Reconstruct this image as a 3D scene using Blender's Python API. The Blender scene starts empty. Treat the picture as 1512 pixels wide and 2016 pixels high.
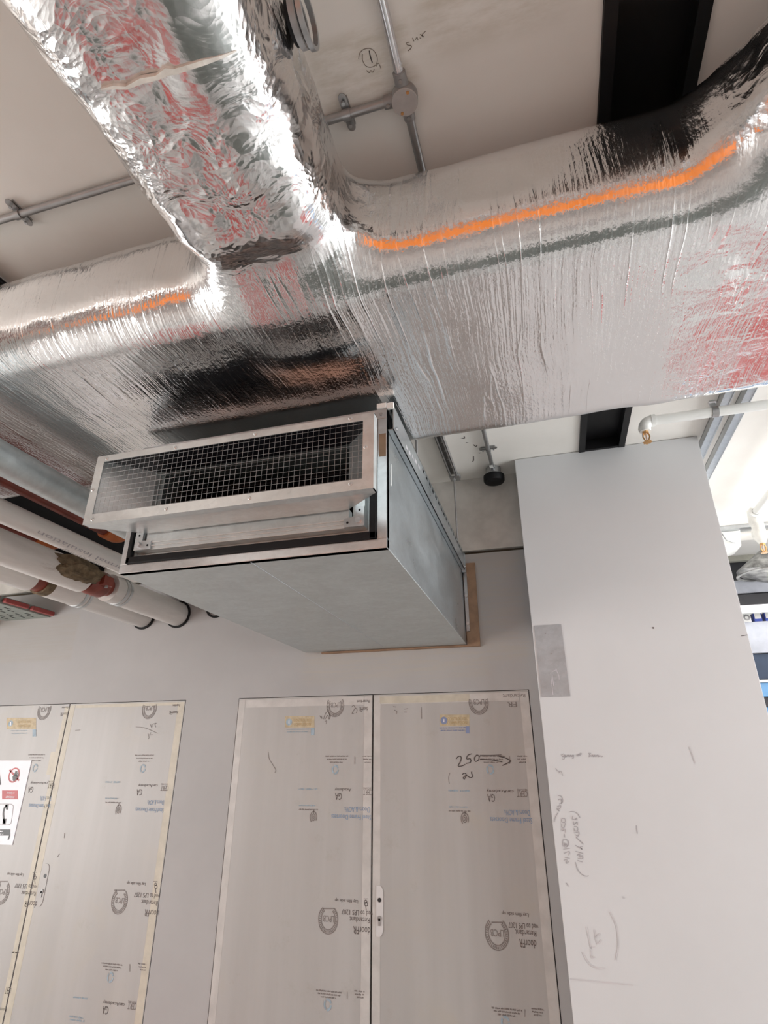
import bpy, bmesh, math, random
import numpy as np
from mathutils import Vector, Matrix
random.seed(7)
SC = bpy.context.scene
COL = SC.collection
PI = math.pi

# ------------------------------------------------------------------ camera
EYE = 1.71
F_PX, CX, CY = 1117.0, 756.0, 1008.0
PITCH, YAW = math.radians(23.643), math.radians(16.0155)
cam_d = bpy.data.cameras.new('camera')
cam = bpy.data.objects.new('camera', cam_d)
COL.objects.link(cam)
cam.location = (0, 0, EYE)
cam.rotation_euler = (PI / 2 + PITCH, 0, YAW)
cam_d.lens = 36.0 * F_PX / 2016.0
cam_d.sensor_width = 36.0
cam_d.sensor_fit = 'AUTO'
cam_d.clip_start = 0.02
SC.camera = cam

# ------------------------------------------------------------------ view, world, large lights
SC.view_settings.view_transform = 'Standard'
SC.view_settings.look = 'None'
SC.view_settings.exposure = 0.48
SC.view_settings.gamma = 1.0
SC.view_settings.use_curve_mapping = False
w = bpy.data.worlds.new('world')
SC.world = w
w.use_nodes = True
bg = w.node_tree.nodes['Background']
bg.inputs[0].default_value = (0.85, 0.92, 1.0, 1)
bg.inputs[1].default_value = 0.5


def area_light(name, loc, rot, sx, sy, power, col):
    d = bpy.data.lights.new(name, 'AREA')
    d.shape = 'RECTANGLE'
    d.size, d.size_y, d.energy, d.color = sx, sy, power, col
    o = bpy.data.objects.new(name, d)
    o.location, o.rotation_euler = loc, rot
    COL.objects.link(o)
    return o


# daylight through the glazed right-hand side of the floor
area_light('daylight_side', (5.6, 1.0, 1.7), (0, PI / 2, 0), 2.4, 3.8, 220, (0.96, 0.985, 1.0))
# daylight through the glazed left-hand side
area_light('daylight_left', (-5.1, 0.2, 1.45), (0, -PI / 2, 0), 1.9, 3.6, 115, (1.0, 0.985, 0.965))
# window at the end of the adjoining room, right of the partition
area_light('daylight_adjoining', (5.6, 5.4, 1.9), (0, PI / 2, 0), 2.2, 3.0, 200, (0.97, 0.99, 1.0))

# ------------------------------------------------------------------ pixel <-> plane helpers (frame 1512 x 2016)
_h = np.array([-math.sin(YAW), math.cos(YAW), 0])
_R = np.array([math.cos(YAW), math.sin(YAW), 0])
_F = _h * math.cos(PITCH) + np.array([0, 0, math.sin(PITCH)])
_U = -_h * math.sin(PITCH) + np.array([0, 0, math.cos(PITCH)])


def ray(x, y):
    return _F + _R * (x - CX) / F_PX + _U * (CY - y) / F_PX


def atY(x, y, Y):
    r = ray(x, y)
    p = r * (Y / r[1])
    return (p[0], p[1], p[2] + EYE)


def atZ(x, y, Z):
    r = ray(x, y)
    p = r * ((Z - EYE) / r[2])
    return (p[0], p[1], p[2] + EYE)


# key dimensions
WY = 3.20            # face of the rear wall with the riser doors
CZ = EYE + 1.616     # ceiling
PY = 3.02            # face of the white partition
UX0, UX1, UY0, UY1 = -1.398, -0.436, 1.554, 3.175
UZ0, UZ1 = EYE + 0.589, EYE + 1.088
DZ0, DZ1 = EYE + 1.125, EYE + 1.49     # foil duct underside and top


# ------------------------------------------------------------------ materials
def nodes_of(name):
    m = bpy.data.materials.new(name)
    m.use_nodes = True
    nt = m.node_tree
    b = nt.nodes['Principled BSDF']
    return m, nt, b


class G:
    """tiny node-graph helper"""
    def __init__(s, nt):
        s.nt = nt
        s._tc = None

    def n(s, t, **kw):
        nd = s.nt.nodes.new(t)
        for k, v in kw.items():
            setattr(nd, k, v)
        return nd

    def link(s, a, b):
        s.nt.links.new(a, b)

    def put(s, sock, v):
        if hasattr(v, 'is_linked') or isinstance(v, bpy.types.NodeSocket):
            s.link(v, sock)
        else:
            sock.default_value = v

    @property
    def obj(s):
        if s._tc is None:
            s._tc = s.n('ShaderNodeTexCoord')
        return s._tc.outputs['Object']

    def mapped(s, scale=(1, 1, 1), loc=(0, 0, 0), src=None):
        m = s.n('ShaderNodeMapping')
        m.inputs['Scale'].default_value = scale
        m.inputs['Location'].default_value = loc
        s.link(src or s.obj, m.inputs['Vector'])
        return m.outputs[0]

    def noise(s, scale, detail=3.0, rough=0.55, vec=None, dist=0.0):
        t = s.n('ShaderNodeTexNoise')
        t.inputs['Scale'].default_value = scale
        t.inputs['Detail'].default_value = detail
        t.inputs['Roughness'].default_value = rough
        t.inputs['Distortion'].default_value = dist
        s.link(vec or s.obj, t.inputs['Vector'])
        return t.outputs['Fac'] if 'Fac' in t.outputs else t.outputs[0]

    def noise_col(s, scale, detail=2.0, vec=None):
        t = s.n('ShaderNodeTexNoise')
        t.inputs['Scale'].default_value = scale
        t.inputs['Detail'].default_value = detail
        s.link(vec or s.obj, t.inputs['Vector'])
        return t.outputs['Color']

    def voro(s, scale, vec=None, feature='F1', out='Distance'):
        t = s.n('ShaderNodeTexVoronoi', feature=feature)
        t.inputs['Scale'].default_value = scale
        s.link(vec or s.obj, t.inputs['Vector'])
        return t.outputs[out]

    def math(s, op, a, b=0.0, c=0.0, clamp=False):
        m = s.n('ShaderNodeMath', operation=op, use_clamp=clamp)
        s.put(m.inputs[0], a)
        s.put(m.inputs[1], b)
        s.put(m.inputs[2], c)
        return m.outputs[0]

    def ramp(s, fac, a, b, lo=0.0, hi=1.0, smooth=True):
        m = s.n('ShaderNodeMapRange', interpolation_type='SMOOTHSTEP' if smooth else 'LINEAR')
        s.put(m.inputs[0], fac)
        for i, v in zip((1, 2, 3, 4), (a, b, lo, hi)):
            m.inputs[i].default_value = v
        return m.outputs[0]

    def mix(s, fac, a, b):
        m = s.n('ShaderNodeMix', data_type='RGBA')
        s.put(m.inputs[0], fac)
        for i, v in ((6, a), (7, b)):
            if isinstance(v, tuple):
                m.inputs[i].default_value = (*v[:3], 1)
            else:
                s.link(v, m.inputs[i])
        return m.outputs[2]

    def sep(s, vec=None):
        x = s.n('ShaderNodeSeparateXYZ')
        s.link(vec or s.obj, x.inputs[0])
        return x.outputs

    def rect(s, u, v, u0, u1, v0, v1, soft=0.03):
        a = s.math('MULTIPLY', s.ramp(u, u0 - soft, u0 + soft), s.ramp(u, u1 - soft, u1 + soft, 1, 0))
        b = s.math('MULTIPLY', s.ramp(v, v0 - soft, v0 + soft), s.ramp(v, v1 - soft, v1 + soft, 1, 0))
        return s.math('MULTIPLY', a, b)

    def bump(s, h, strength, dist, bsdf, normal=None):
        b = s.n('ShaderNodeBump')
        b.inputs['Strength'].default_value = strength
        b.inputs['Distance'].default_value = dist
        s.link(h, b.inputs['Height'])
        if normal is not None:
            s.link(normal, b.inputs['Normal'])
        if bsdf is not None:
            s.link(b.outputs[0], bsdf.inputs['Normal'])
        return b.outputs[0]


def plain(name, col, rough=0.5, metal=0.0, vary=0.06, scale=12.0, bump=0.0, spec=None):
    m, nt, b = nodes_of(name)
    g = G(nt)
    n = g.noise(scale, 4.0)
    dark = tuple(max(0, c * (1 - vary * 2)) for c in col)
    lite = tuple(min(1, c * (1 + vary)) for c in col)
    g.link(g.mix(g.ramp(n, 0.25, 0.75), dark, lite), b.inputs['Base Color'])
    b.inputs['Roughness'].default_value = rough
    b.inputs['Metallic'].default_value = metal
    if spec is not None:
        b.inputs['Specular IOR Level'].default_value = spec
    if bump:
        g.bump(g.noise(scale * 6, 3.0), bump, 0.003, b)
    return m


def emit(name, col, strength):
    m, nt, b = nodes_of(name)
    b.inputs['Base Color'].default_value = (0.8, 0.8, 0.8, 1)
    b.inputs['Emission Color'].default_value = (*col, 1)
    b.inputs['Emission Strength'].default_value = strength
    return m


def galv(name, col=(0.52, 0.555, 0.555), rough=0.38, metal=0.8, streak=(4, 7, 7)):
    m, nt, b = nodes_of(name)
    g = G(nt)
    sp = g.voro(70.0, out='Color')
    spv = g.sep(sp)[0]
    st = g.noise(2.2, 5.0, 0.62, vec=g.mapped(streak), dist=0.6)
    f = g.math('ADD', g.math('MULTIPLY', spv, 0.35), g.math('MULTIPLY', g.ramp(st, 0.3, 0.7), 0.65))
    g.link(g.mix(f, tuple(c * 0.88 for c in col), tuple(min(1, c * 1.09) for c in col)), b.inputs['Base Color'])
    b.inputs['Metallic'].default_value = metal
    g.link(g.math('ADD', g.math('MULTIPLY', st, 0.22), rough - 0.1), b.inputs['Roughness'])
    g.bump(g.noise(5.0, 3.0), 0.10, 0.01, b)
    return m


def foil_material():
    m, nt, b = nodes_of('crumpled_foil_facing')
    g = G(nt)
    o = g.sep()
    # creased, stretched wrap across the main run; hand-crumpled sheet on the branches
    def warped(scale, amt):
        warp = g.n('ShaderNodeVectorMath', operation='ADD')
        wm = g.n('ShaderNodeVectorMath', operation='SCALE')
        g.link(g.noise_col(scale, 2.0), wm.inputs[0])
        wm.inputs['Scale'].default_value = amt
        g.link(g.obj, warp.inputs[0])
        g.link(wm.outputs[0], warp.inputs[1])
        return warp.outputs[0]
    wv = warped(5.0, 0.16)
    ws_ = warped(2.5, 0.05)
    cr1 = g.voro(8.0, vec=g.mapped((1.0, 1.6, 1.3), src=wv))
    cr2 = g.voro(23.0, vec=g.mapped((1.0, 1.8, 1.3), src=wv))
    cr3 = g.voro(60.0, vec=g.mapped((1.0, 1.4, 1.2), src=wv))
    loose = g.ramp(g.noise(4.5, 2.0), 0.38, 0.66, 0.25, 1.0)
    crumple = g.math('ADD', g.math('ADD', g.math('MULTIPLY', cr1, 0.62), g.math('MULTIPLY', cr2, 0.32)), g.math('MULTIPLY', cr3, 0.12))
    crumple = g.math('MULTIPLY', crumple, loose)
    # taut wrap: long straight ridges running across the main run (along Y)
    rn = g.noise(1.0, 1.0, 0.5, vec=g.mapped((16.0, 0.9, 1.2), src=ws_))
    ridge = g.math('SUBTRACT', 1.0, g.math('MULTIPLY', g.math('ABSOLUTE', g.math('SUBTRACT', rn, 0.5)), 2.0))
    ridge = g.math('POWER', ridge, 26.0)
    fine = g.noise(1.0, 2.0, 0.5, vec=g.mapped((110.0, 2.6, 4.0), src=ws_))
    pebble = g.noise(70.0, 2.0, 0.5, vec=g.mapped((1.6, 1.0, 1.0)))
    calm = g.ramp(g.noise(3.0, 2.0), 0.40, 0.60, 0.45, 1.0)
    sheet = g.math('ADD', g.math('ADD', g.math('MULTIPLY', g.math('MULTIPLY', ridge, g.ramp(g.noise(2.3, 2.0), 0.42, 0.62, 0.10, 1.0)), 0.095), g.math('MULTIPLY', g.math('MULTIPLY', fine, calm), 0.17)),
                   g.math('MULTIPLY', pebble, 0.09))
    mask = g.ramp(o[1], 0.84, 1.02, 1.0, 0.0)           # 1 on the branches
    big = g.ramp(g.noise(1.7, 2.0), 0.55, 0.70)          # loose, wrinkled areas of the main run
    mk = g.math('MAXIMUM', mask, g.math('MAXIMUM', g.math('MULTIPLY', big, 0.30), g.math('MULTIPLY', g.ramp(o[0], 0.25, 0.55), 0.42)))
    h = g.math('ADD', g.math('MULTIPLY', crumple, mk), g.math('MULTIPLY', sheet, g.math('SUBTRACT', 1.1, mk)))
    g.bump(h, 0.72, 0.017, b)
    b.inputs['Metallic'].default_value = 1.0
    g.link(g.mix(g.noise(6.0, 3.0), (0.80, 0.80, 0.80), (0.90, 0.895, 0.90)), b.inputs['Base Color'])
    g.link(g.ramp(g.noise(9.0, 3.0), 0.3, 0.7, 0.12, 0.22), b.inputs['Roughness'])
    return m


def ceiling_material():
    m, nt, b = nodes_of('painted_soffit')
    g = G(nt)
    o = g.sep()
    n = g.noise(1.6, 5.0, 0.6)
    c = g.mix(g.ramp(n, 0.3, 0.7), (0.81, 0.775, 0.725), (0.87, 0.84, 0.795))
    pat = g.math('MAXIMUM', g.rect(o[0], o[1], -0.42, -0.16, 0.74, 0.90, 0.02),
                 g.rect(o[0], o[1], -0.14, 0.20, 0.66, 0.84, 0.05))
    st = g.math('MULTIPLY', pat, g.ramp(g.noise(5.0, 5.0, 0.7, vec=g.mapped((1, 4, 1))), 0.3, 0.7))
    c = g.mix(g.math('MULTIPLY', st, 0.55), c, (0.52, 0.46, 0.35))
    g.link(c, b.inputs['Base Color'])
    b.inputs['Roughness'].default_value = 0.7
    g.bump(g.noise(60, 3.0), 0.05, 0.003, b)
    return m


def rear_wall_material():
    m, nt, b = nodes_of('plasterboard_wall_paint')
    g = G(nt)
    o = g.sep()
    n = g.noise(1.5, 5.0, 0.6)
    c = g.mix(g.ramp(n, 0.3, 0.7), (0.355, 0.347, 0.345), (0.387, 0.379, 0.377))
    # filled and sanded patches
    p1 = g.rect(o[0], o[2], -3.9, -3.14, EYE + 0.63, EYE + 0.95, 0.015)
    p2 = g.rect(o[0], o[2], -1.42, -0.32, EYE + 0.42, EYE + 0.60, 0.05)
    p3 = g.rect(o[0], o[2], -0.40, -0.10, EYE + 0.50, EYE + 1.12, 0.03)
    str1 = g.ramp(g.noise(6.0, 5.0, 0.7, vec=g.mapped((0.6, 1, 12))), 0.35, 0.65)
    c = g.mix(g.math('MULTIPLY', p1, g.ramp(str1, 0, 1, 0.25, 0.6)), c, (0.36, 0.34, 0.31))
    c = g.mix(g.math('MULTIPLY', g.math('MAXIMUM', p2, p3), g.ramp(str1, 0, 1, 0.1, 0.5)), c, (0.41, 0.375, 0.32))
    g.link(c, b.inputs['Base Color'])
    b.inputs['Roughness'].default_value = 0.65
    return m


def partition_material():
    m, nt, b = nodes_of('white_partition_paint')
    g = G(nt)
    n = g.noise(1.2, 4.0, 0.6)
    c = g.mix(g.ramp(n, 0.3, 0.7), (0.595, 0.595, 0.60), (0.625, 0.625, 0.632))
    g.link(c, b.inputs['Base Color'])
    b.inputs['Roughness'].default_value = 0.55
    return m


def film_material():
    m, nt, b = nodes_of('door_protective_film')
    g = G(nt)
    v = g.noise(1.0, 4.0, 0.6, vec=g.mapped((7, 1, 0.5)))
    s = g.noise(2.4, 5.0, 0.65, dist=0.8)
    c = g.mix(g.ramp(v, 0.35, 0.7), (0.375, 0.362, 0.350), (0.41, 0.398, 0.387))
    c = g.mix(g.ramp(s, 0.52, 0.78, 0, 0.5), c, (0.41, 0.38, 0.33))
    dirt = g.math('MULTIPLY', g.ramp(g.noise(7.0, 6.0, 0.75), 0.58, 0.75), 0.35)
    c = g.mix(dirt, c, (0.31, 0.29, 0.25))
    g.link(c, b.inputs['Base Color'])
    b.inputs['Roughness'].default_value = 0.42
    g.bump(g.noise(1.0, 3.0, 0.5, vec=g.mapped((14, 1, 0.8))), 0.12, 0.006, b)
    return m


def floor_material():
    m, nt, b = nodes_of('concrete_floor')
    g = G(nt)
    o = g.sep()
    n = g.noise(2.0, 6.0, 0.6)
    c = g.mix(g.ramp(n, 0.3, 0.7), (0.42, 0.415, 0.405), (0.52, 0.515, 0.505))
    red = g.rect(o[0], o[1], -2.50, -1.88, 1.0, 3.1, 0.01)  # red area added on the unseen floor to tint the foil
    red = g.math('MULTIPLY', red, g.ramp(g.noise(3.0, 2.0), 0.38, 0.42))
    dark_band = g.rect(o[0], o[1], -1.4, 3.6, 0.75, 1.95, 0.12)  # dark band added on the unseen floor for the foil to mirror
    c = g.mix(dark_band, c, (0.09, 0.10, 0.09))
    blot = g.ramp(g.noise(1.1, 2.0), 0.50, 0.58)
    c = g.mix(g.math('MULTIPLY', blot, 0.6), c, (0.17, 0.17, 0.165))
    c = g.mix(red, c, (0.42, 0.06, 0.055))
    g.link(c, b.inputs['Base Color'])
    b.inputs['Roughness'].default_value = 0.6
    return m


def jacket_material(name, col):
    m, nt, b = nodes_of(name)
    g = G(nt)
    st = g.noise(1.0, 5.0, 0.65, vec=g.mapped((9, 1.4, 9)))
    c = g.mix(g.ramp(st, 0.3, 0.75), tuple(x * 0.80 for x in col), col)
    sm = g.math('MULTIPLY', g.ramp(g.noise(9.0, 5.0, 0.7, vec=g.mapped((1, 0.25, 1))), 0.62, 0.72), 0.45)
    c = g.mix(sm, c, (0.30, 0.24, 0.20))
    g.link(c, b.inputs['Base Color'])
    b.inputs['Metallic'].default_value = 0.15
    b.inputs['Roughness'].default_value = 0.42
    g.bump(g.noise(14, 4.0), 0.15, 0.006, b)
    return m


M = dict(
    ceiling=ceiling_material(), rear=rear_wall_material(), part=partition_material(), film=film_material(),
    floor=floor_material(), foil=foil_material(),
    upper=plain('upper_wall_paint', (0.60, 0.575, 0.535), 0.7),
    galv=galv('galvanised_sheet'), galv_side=galv('galvanised_side_sheet', (0.46, 0.50, 0.52), 0.30, 0.9, (14, 1.5, 3)),
    zinc=galv('zinc_plated_steel', (0.55, 0.57, 0.58), 0.34, 0.9), alum=galv('bare_aluminium', (0.64, 0.67, 0.67), 0.36, 0.8, (4, 6, 6)),
    conduit=galv('galvanised_conduit', (0.40, 0.40, 0.40), 0.40, 0.85), bright=galv('bright_conduit', (0.72, 0.72, 0.74), 0.24, 0.95),
    lid=plain('cast_lid_grey', (0.52, 0.50, 0.49), 0.5, 0.4, 0.05, 30),
    cast=plain('cast_box_grey', (0.34, 0.33, 0.325), 0.5, 0.55, 0.06, 30),
    black=plain('black_rubber', (0.008, 0.008, 0.009), 0.55, 0, 0.05, spec=0.2), steelblack=plain('black_painted_steel', (0.010, 0.010, 0.011), 0.38, 0, 0.08, 8, spec=0.25),
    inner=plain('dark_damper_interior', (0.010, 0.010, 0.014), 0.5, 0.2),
    board=plain('brown_board', (0.25, 0.155, 0.095), 0.8, 0, 0.10, 20), gapdark=plain('painted_gap_shade', (0.10, 0.085, 0.06), 0.9),
    tape=plain('masking_tape_cream', (0.50, 0.46, 0.38), 0.5, 0, 0.06, 18),
    filmedge=plain('folded_film_edge', (0.50, 0.48, 0.46), 0.38, 0, 0.06, 14),
    paperstrip=plain('torn_white_strip', (0.62, 0.575, 0.52), 0.6, 0, 0.1, 40),
    partp=plain('bare_door_paint', (0.58, 0.565, 0.56), 0.45, 0, 0.03),
    white=plain('white_enamel', (0.80, 0.80, 0.77), 0.35, 0, 0.02), brass=plain('brass', (0.62, 0.36, 0.15), 0.3, 0.9),
    glass=plain('pale_bulb', (0.75, 0.55, 0.42), 0.15),
    red=plain('red_oxide_pipe', (0.20, 0.040, 0.025), 0.42, 0, 0.15, 15), orange=plain('orange_collar', (0.52, 0.14, 0.035), 0.5, 0, 0.10, 15),
    wool=plain('torn_mineral_wool', (0.17, 0.125, 0.075), 0.95, 0, 0.25, 30, 0.8),
    jacket=jacket_material('white_foil_jacket', (0.72, 0.69, 0.66)),
    grey_plate=galv('primed_grey_plate', (0.42, 0.44, 0.46), 0.5, 0.5),
    ink=plain('black_print', (0.11, 0.09, 0.085), 0.6, 0, 0.1, 40), inkfade=plain('faded_black_print', (0.20, 0.175, 0.165), 0.6, 0, 0.1, 40),
    blue=plain('blue_print', (0.20, 0.30, 0.44), 0.6, 0, 0.1, 40), bluefade=plain('pale_blue_print', (0.30, 0.38, 0.44), 0.6, 0, 0.1, 40),
    navy=plain('navy_print', (0.20, 0.24, 0.38), 0.6), lightblue=plain('light_blue_print', (0.40, 0.52, 0.58), 0.6),
    yellow=plain('ochre_label', (0.47, 0.385, 0.255), 0.6, 0, 0.1, 40), ochre=plain('ochre_lettering', (0.40, 0.28, 0.12), 0.6),
    pencil=plain('pencil_line', (0.40, 0.385, 0.40), 0.6), marker=plain('dark_marker_line', (0.06, 0.05, 0.05), 0.5),
    pencilc=plain('pencil_on_soffit', (0.22, 0.18, 0.14), 0.6), faint=plain('faint_pencil', (0.58, 0.56, 0.57), 0.6),
    paper=plain('sign_paper', (0.64, 0.63, 0.67), 0.35, 0, 0.02), signred=plain('sign_red', (0.38, 0.04, 0.045), 0.4), signblack=plain('sign_black', (0.02, 0.02, 0.022), 0.4),
    tray=galv('dull_galvanised_tray', (0.33, 0.36, 0.33), 0.5, 0.6), cable=plain('red_cable_sheath', (0.30, 0.05, 0.045), 0.5),
    orangeboard=plain('orange_reflection_board', (0.80, 0.21, 0.02), 0.6), redboard=plain('red_reflection_board', (0.40, 0.07, 0.065), 0.6),
    plainwall=plain('grey_white_wall', (0.60, 0.585, 0.57), 0.7),
    tube=emit('lit_batten', (1.0, 0.97, 0.94), 11.0),
    greyduct=plain('grey_duct_board', (0.40, 0.42, 0.47), 0.5, 0.1), olive=plain('olive_grey_shaded_duct', (0.33, 0.32, 0.27), 0.6),
    dark=plain('dark_steelwork', (0.03, 0.03, 0.035), 0.5), bluebox=plain('blue_carton', (0.03, 0.07, 0.42), 0.4),
    skyblue=plain('pale_blue_duct', (0.16, 0.36, 0.62), 0.4), navyduct=plain('navy_steelwork', (0.03, 0.05, 0.09), 0.4),
    mottle=plain('mottled_foil_wrap', (0.40, 0.40, 0.39), 0.35, 0.6, 0.35, 14, 0.5),
    plasticw=plain('white_wrapping', (0.80, 0.79, 0.74), 0.45, 0, 0.06, 25, 0.4),
)


# ------------------------------------------------------------------ mesh building
class MB:
    def __init__(s):
        s.v, s.f = [], []

    def add(s, vs, fs):
        k = len(s.v)
        s.v += [tuple(map(float, p)) for p in vs]
        s.f += [tuple(i + k for i in f) for f in fs]
        return s

    def box(s, x0, x1, y0, y1, z0, z1):
        vs = [(x, y, z) for x in (x0, x1) for y in (y0, y1) for z in (z0, z1)]
        return s.add(vs, [(0, 1, 3, 2), (4, 6, 7, 5), (0, 4, 5, 1), (2, 3, 7, 6), (0, 2, 6, 4), (1, 5, 7, 3)])

    def hexa(s, a, b):
        """two quads (4 points each, same order) joined into a solid"""
        return s.add(list(a) + list(b), [(3, 2, 1, 0), (4, 5, 6, 7)] + [(i, (i + 1) % 4, 4 + (i + 1) % 4, 4 + i) for i in range(4)])

    def tube(s, pts, r, n=20, caps=True):
        """round tube through pts, r a number or one per point"""
        P = [Vector(p) for p in pts]
        rr = r if isinstance(r, (list, tuple)) else [r] * len(P)
        rings, prev = [], None
        for i, p in enumerate(P):
            t = (P[min(i + 1, len(P) - 1)] - P[max(i - 1, 0)])
            t = t.normalized() if t.length > 1e-9 else Vector((0, 0, 1))
            if prev is None:
                a = Vector((0, 0, 1)) if abs(t.z) < 0.9 else Vector((1, 0, 0))
                u = t.cross(a).normalized()
            else:
                u = (prev - t * prev.dot(t)).normalized()
            prev = u
            q = t.cross(u)
            rings.append([p + (u * math.cos(2 * PI * k / n) + q * math.sin(2 * PI * k / n)) * rr[i] for k in range(n)])
        vs = [x for g_ in rings for x in g_]
        fs = []
        for i in range(len(P) - 1):
            for k in range(n):
                k2 = (k + 1) % n
                fs.append((i * n + k, i * n + k2, (i + 1) * n + k2, (i + 1) * n + k))
        if caps:
            fs.append(tuple(range(n - 1, -1, -1)))
            fs.append(tuple((len(P) - 1) * n + k for k in range(n)))
        return s.add(vs, fs)

    def prism(s, poly, origin, u, v, depth):
        """polygon (2D) in axes u,v from origin, extruded along u x v by depth"""
        o, u, v = Vector(origin), Vector(u), Vector(v)
        nn = u.cross(v).normalized() * depth
        a = [o + u * p[0] + v * p[1] for p in poly]
        b = [x + nn for x in a]
        n = len(a)
        return s.add(a + b, [tuple(range(n - 1, -1, -1)), tuple(range(n, 2 * n))] + [(i, (i + 1) % n, n + (i + 1) % n, n + i) for i in range(n)])

    def ring(s, c, axis, r0, r1, h, n=32):
        """hollow washer/pipe shell along axis from c, inner r0, outer r1"""
        ax = Vector(axis).normalized()
        a = Vector((0, 0, 1)) if abs(ax.z) < 0.9 else Vector((1, 0, 0))
        u = ax.cross(a).normalized()
        q = ax.cross(u)
        c = Vector(c)
        vs = []
        for (rad, off) in ((r0, 0), (r1, 0), (r1, h), (r0, h)):
            vs += [c + ax * off + (u * math.cos(2 * PI * k / n) + q * math.sin(2 * PI * k / n)) * rad for k in range(n)]
        fs = []
        for j in range(4):
            j2 = (j + 1) % 4
            for k in range(n):
                k2 = (k + 1) % n
                fs.append((j * n + k, j * n + k2, j2 * n + k2, j2 * n + k))
        return s.add(vs, fs)

    def build(s, name, mat, parent=None, smooth=False, bevel=0.0, label=None):
        me = bpy.data.meshes.new(name)
        me.from_pydata(s.v, [], s.f)
        bm = bmesh.new()
        bm.from_mesh(me)
        bmesh.ops.recalc_face_normals(bm, faces=bm.faces)
        if bevel:
            es = [e for e in bm.edges if len(e.link_faces) == 2 and e.calc_face_angle(0) > 0.6]
            bmesh.ops.bevel(bm, geom=es, offset=bevel, segments=2, affect='EDGES', profile=0.6)
        bm.to_mesh(me)
        bm.free()
        me.materials.append(M[mat] if isinstance(mat, str) else mat)
        o = bpy.data.objects.new(name, me)
        COL.objects.link(o)
        if parent is not None:
            o.parent = parent
        if smooth:
            me.polygons.foreach_set('use_smooth', [True] * len(me.polygons))
            try:
                me.set_sharp_from_angle(angle=math.radians(38))
            except Exception:
                pass
        if label:
            o['label'] = label
        return o


def tag(o, label, cat, group=None, kind=None):
    o['label'], o['category'] = label, cat
    if group:
        o['group'] = group
    if kind:
        o['kind'] = kind
    return o


def thing(name, label, cat, group=None, loc=None):
    o = bpy.data.objects.new(name, None)
    o.empty_display_size = 0.1
    COL.objects.link(o)
    return tag(o, label, cat, group)


def struct(o):
    o['kind'] = 'structure'
    return o


def rebase(o, p):
    """move a thing's Empty to its base without moving its parts"""
    p = Vector(p)
    o.location = p
    for c in o.children:
        c.location = Vector(c.location) - p
    return o


# ------------------------------------------------------------------ setting
struct(MB().box(-5.2, 5.7, -4.5, 8.0, -0.1, 0).build('floor', 'floor'))

BX0, BX1 = 0.288, 0.532                      # recess of the black beam
c_ = MB()
c_.box(-5.2, BX0, -4.5, WY + 0.02, CZ, CZ + 0.22)
c_.box(BX1, 5.7, -4.5, 4.62, CZ, CZ + 0.22)
c_.box(BX0, BX1, PY + 0.06, 4.62, CZ, CZ + 0.22)
c_.box(-5.2, 5.7, 4.62, 8.0, CZ + 0.05, CZ + 0.22)
ceil = struct(c_.build('ceiling', 'ceiling'))

# rear wall with two riser door openings
DT = EYE + 0.107 * WY
x_r0, x_r1 = -0.571 * WY, -0.039 * WY         # right pair of leaves
x_l1 = -0.685 * WY
x_l0 = x_l1 - (x_r1 - x_r0)
GAPZ0, GAPZ1 = EYE + 1.120, EYE + 1.142
wb = MB()
zs = [0, DT, GAPZ0]
for (a, b_) in ((-5.2, x_l0), (x_l1, x_r0), (x_r1, 0.6)):
    wb.box(a, b_, WY, WY + 0.12, 0, DT)
wb.box(-5.2, 0.6, WY, WY + 0.12, DT, GAPZ0)
wall_back = struct(wb.build('wall_back', 'rear'))
struct(MB().box(-5.2, 0.6, WY, WY + 0.12, GAPZ1, CZ).build('wall_back_upper', 'upper'))
struct(MB().box(-5.2, 0.6, WY + 0.03, WY + 0.05, GAPZ0, GAPZ1).build('gap_shade_1', 'gapdark'))  # dark strip that paints the shade inside the open gap
struct(MB().box(-5.2, 0.6, WY + 0.30, WY + 0.34, 0, CZ).build('wall_riser_back', 'dark'))  # coloured dark so the gaps round the doors read as shade

# white partition on the right
wr = MB().box(-0.072, 0.900, PY, WY - 0.004, 0, CZ - 0.003)
wall_right = struct(wr.build('wall_right', 'part', bevel=0.003))
struct(MB().box(0.60, 0.90, WY - 0.004, 4.6, 0, CZ).build('wall_corridor', 'plainwall'))

# shell behind and beside the camera, and the adjoining room
struct(MB().box(-5.3, -5.2, -4.5, 8, 0, CZ).build('wall_left', 'plainwall'))
wf = MB()
wf.box(-5.2, 5.7, -4.6, -4.5, 0, CZ)
struct(wf.build('wall_front', 'plainwall'))
ws = MB()
ws.box(5.7, 5.8, -4.5, 8, 0, 0.5)
ws.box(5.7, 5.8, -4.5, 8, 2.95, CZ)
ws.box(5.7, 5.8, -4.5, -1.7, 0.5, 2.95)
ws.box(5.7, 5.8, 2.9, 3.9, 0.5, 2.95)
ws.box(5.7, 5.8, 6.9, 8.0, 0.5, 2.95)
struct(ws.build('wall_far_right', 'plainwall'))
struct(MB().box(-5.2, 5.7, 7.9, 8.0, 0, CZ).build('wall_adjoining', 'plainwall'))
# unseen boards added to colour the foil: orange behind, red in the adjoining room
struct(MB().box(-5.0, 3.4, -3.05, -3.0, 1.05, 2.55).build('reflection_board_orange', 'orangeboard'))
struct(MB().box(1.22, 1.40, 4.30, 4.35, 0.6, 1.75).box(1.72, 2.5, 4.30, 4.35, 0.6, 1.75).build('reflection_board_red', 'redboard'))


# ------------------------------------------------------------------ printing helpers
_tc = {}


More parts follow.
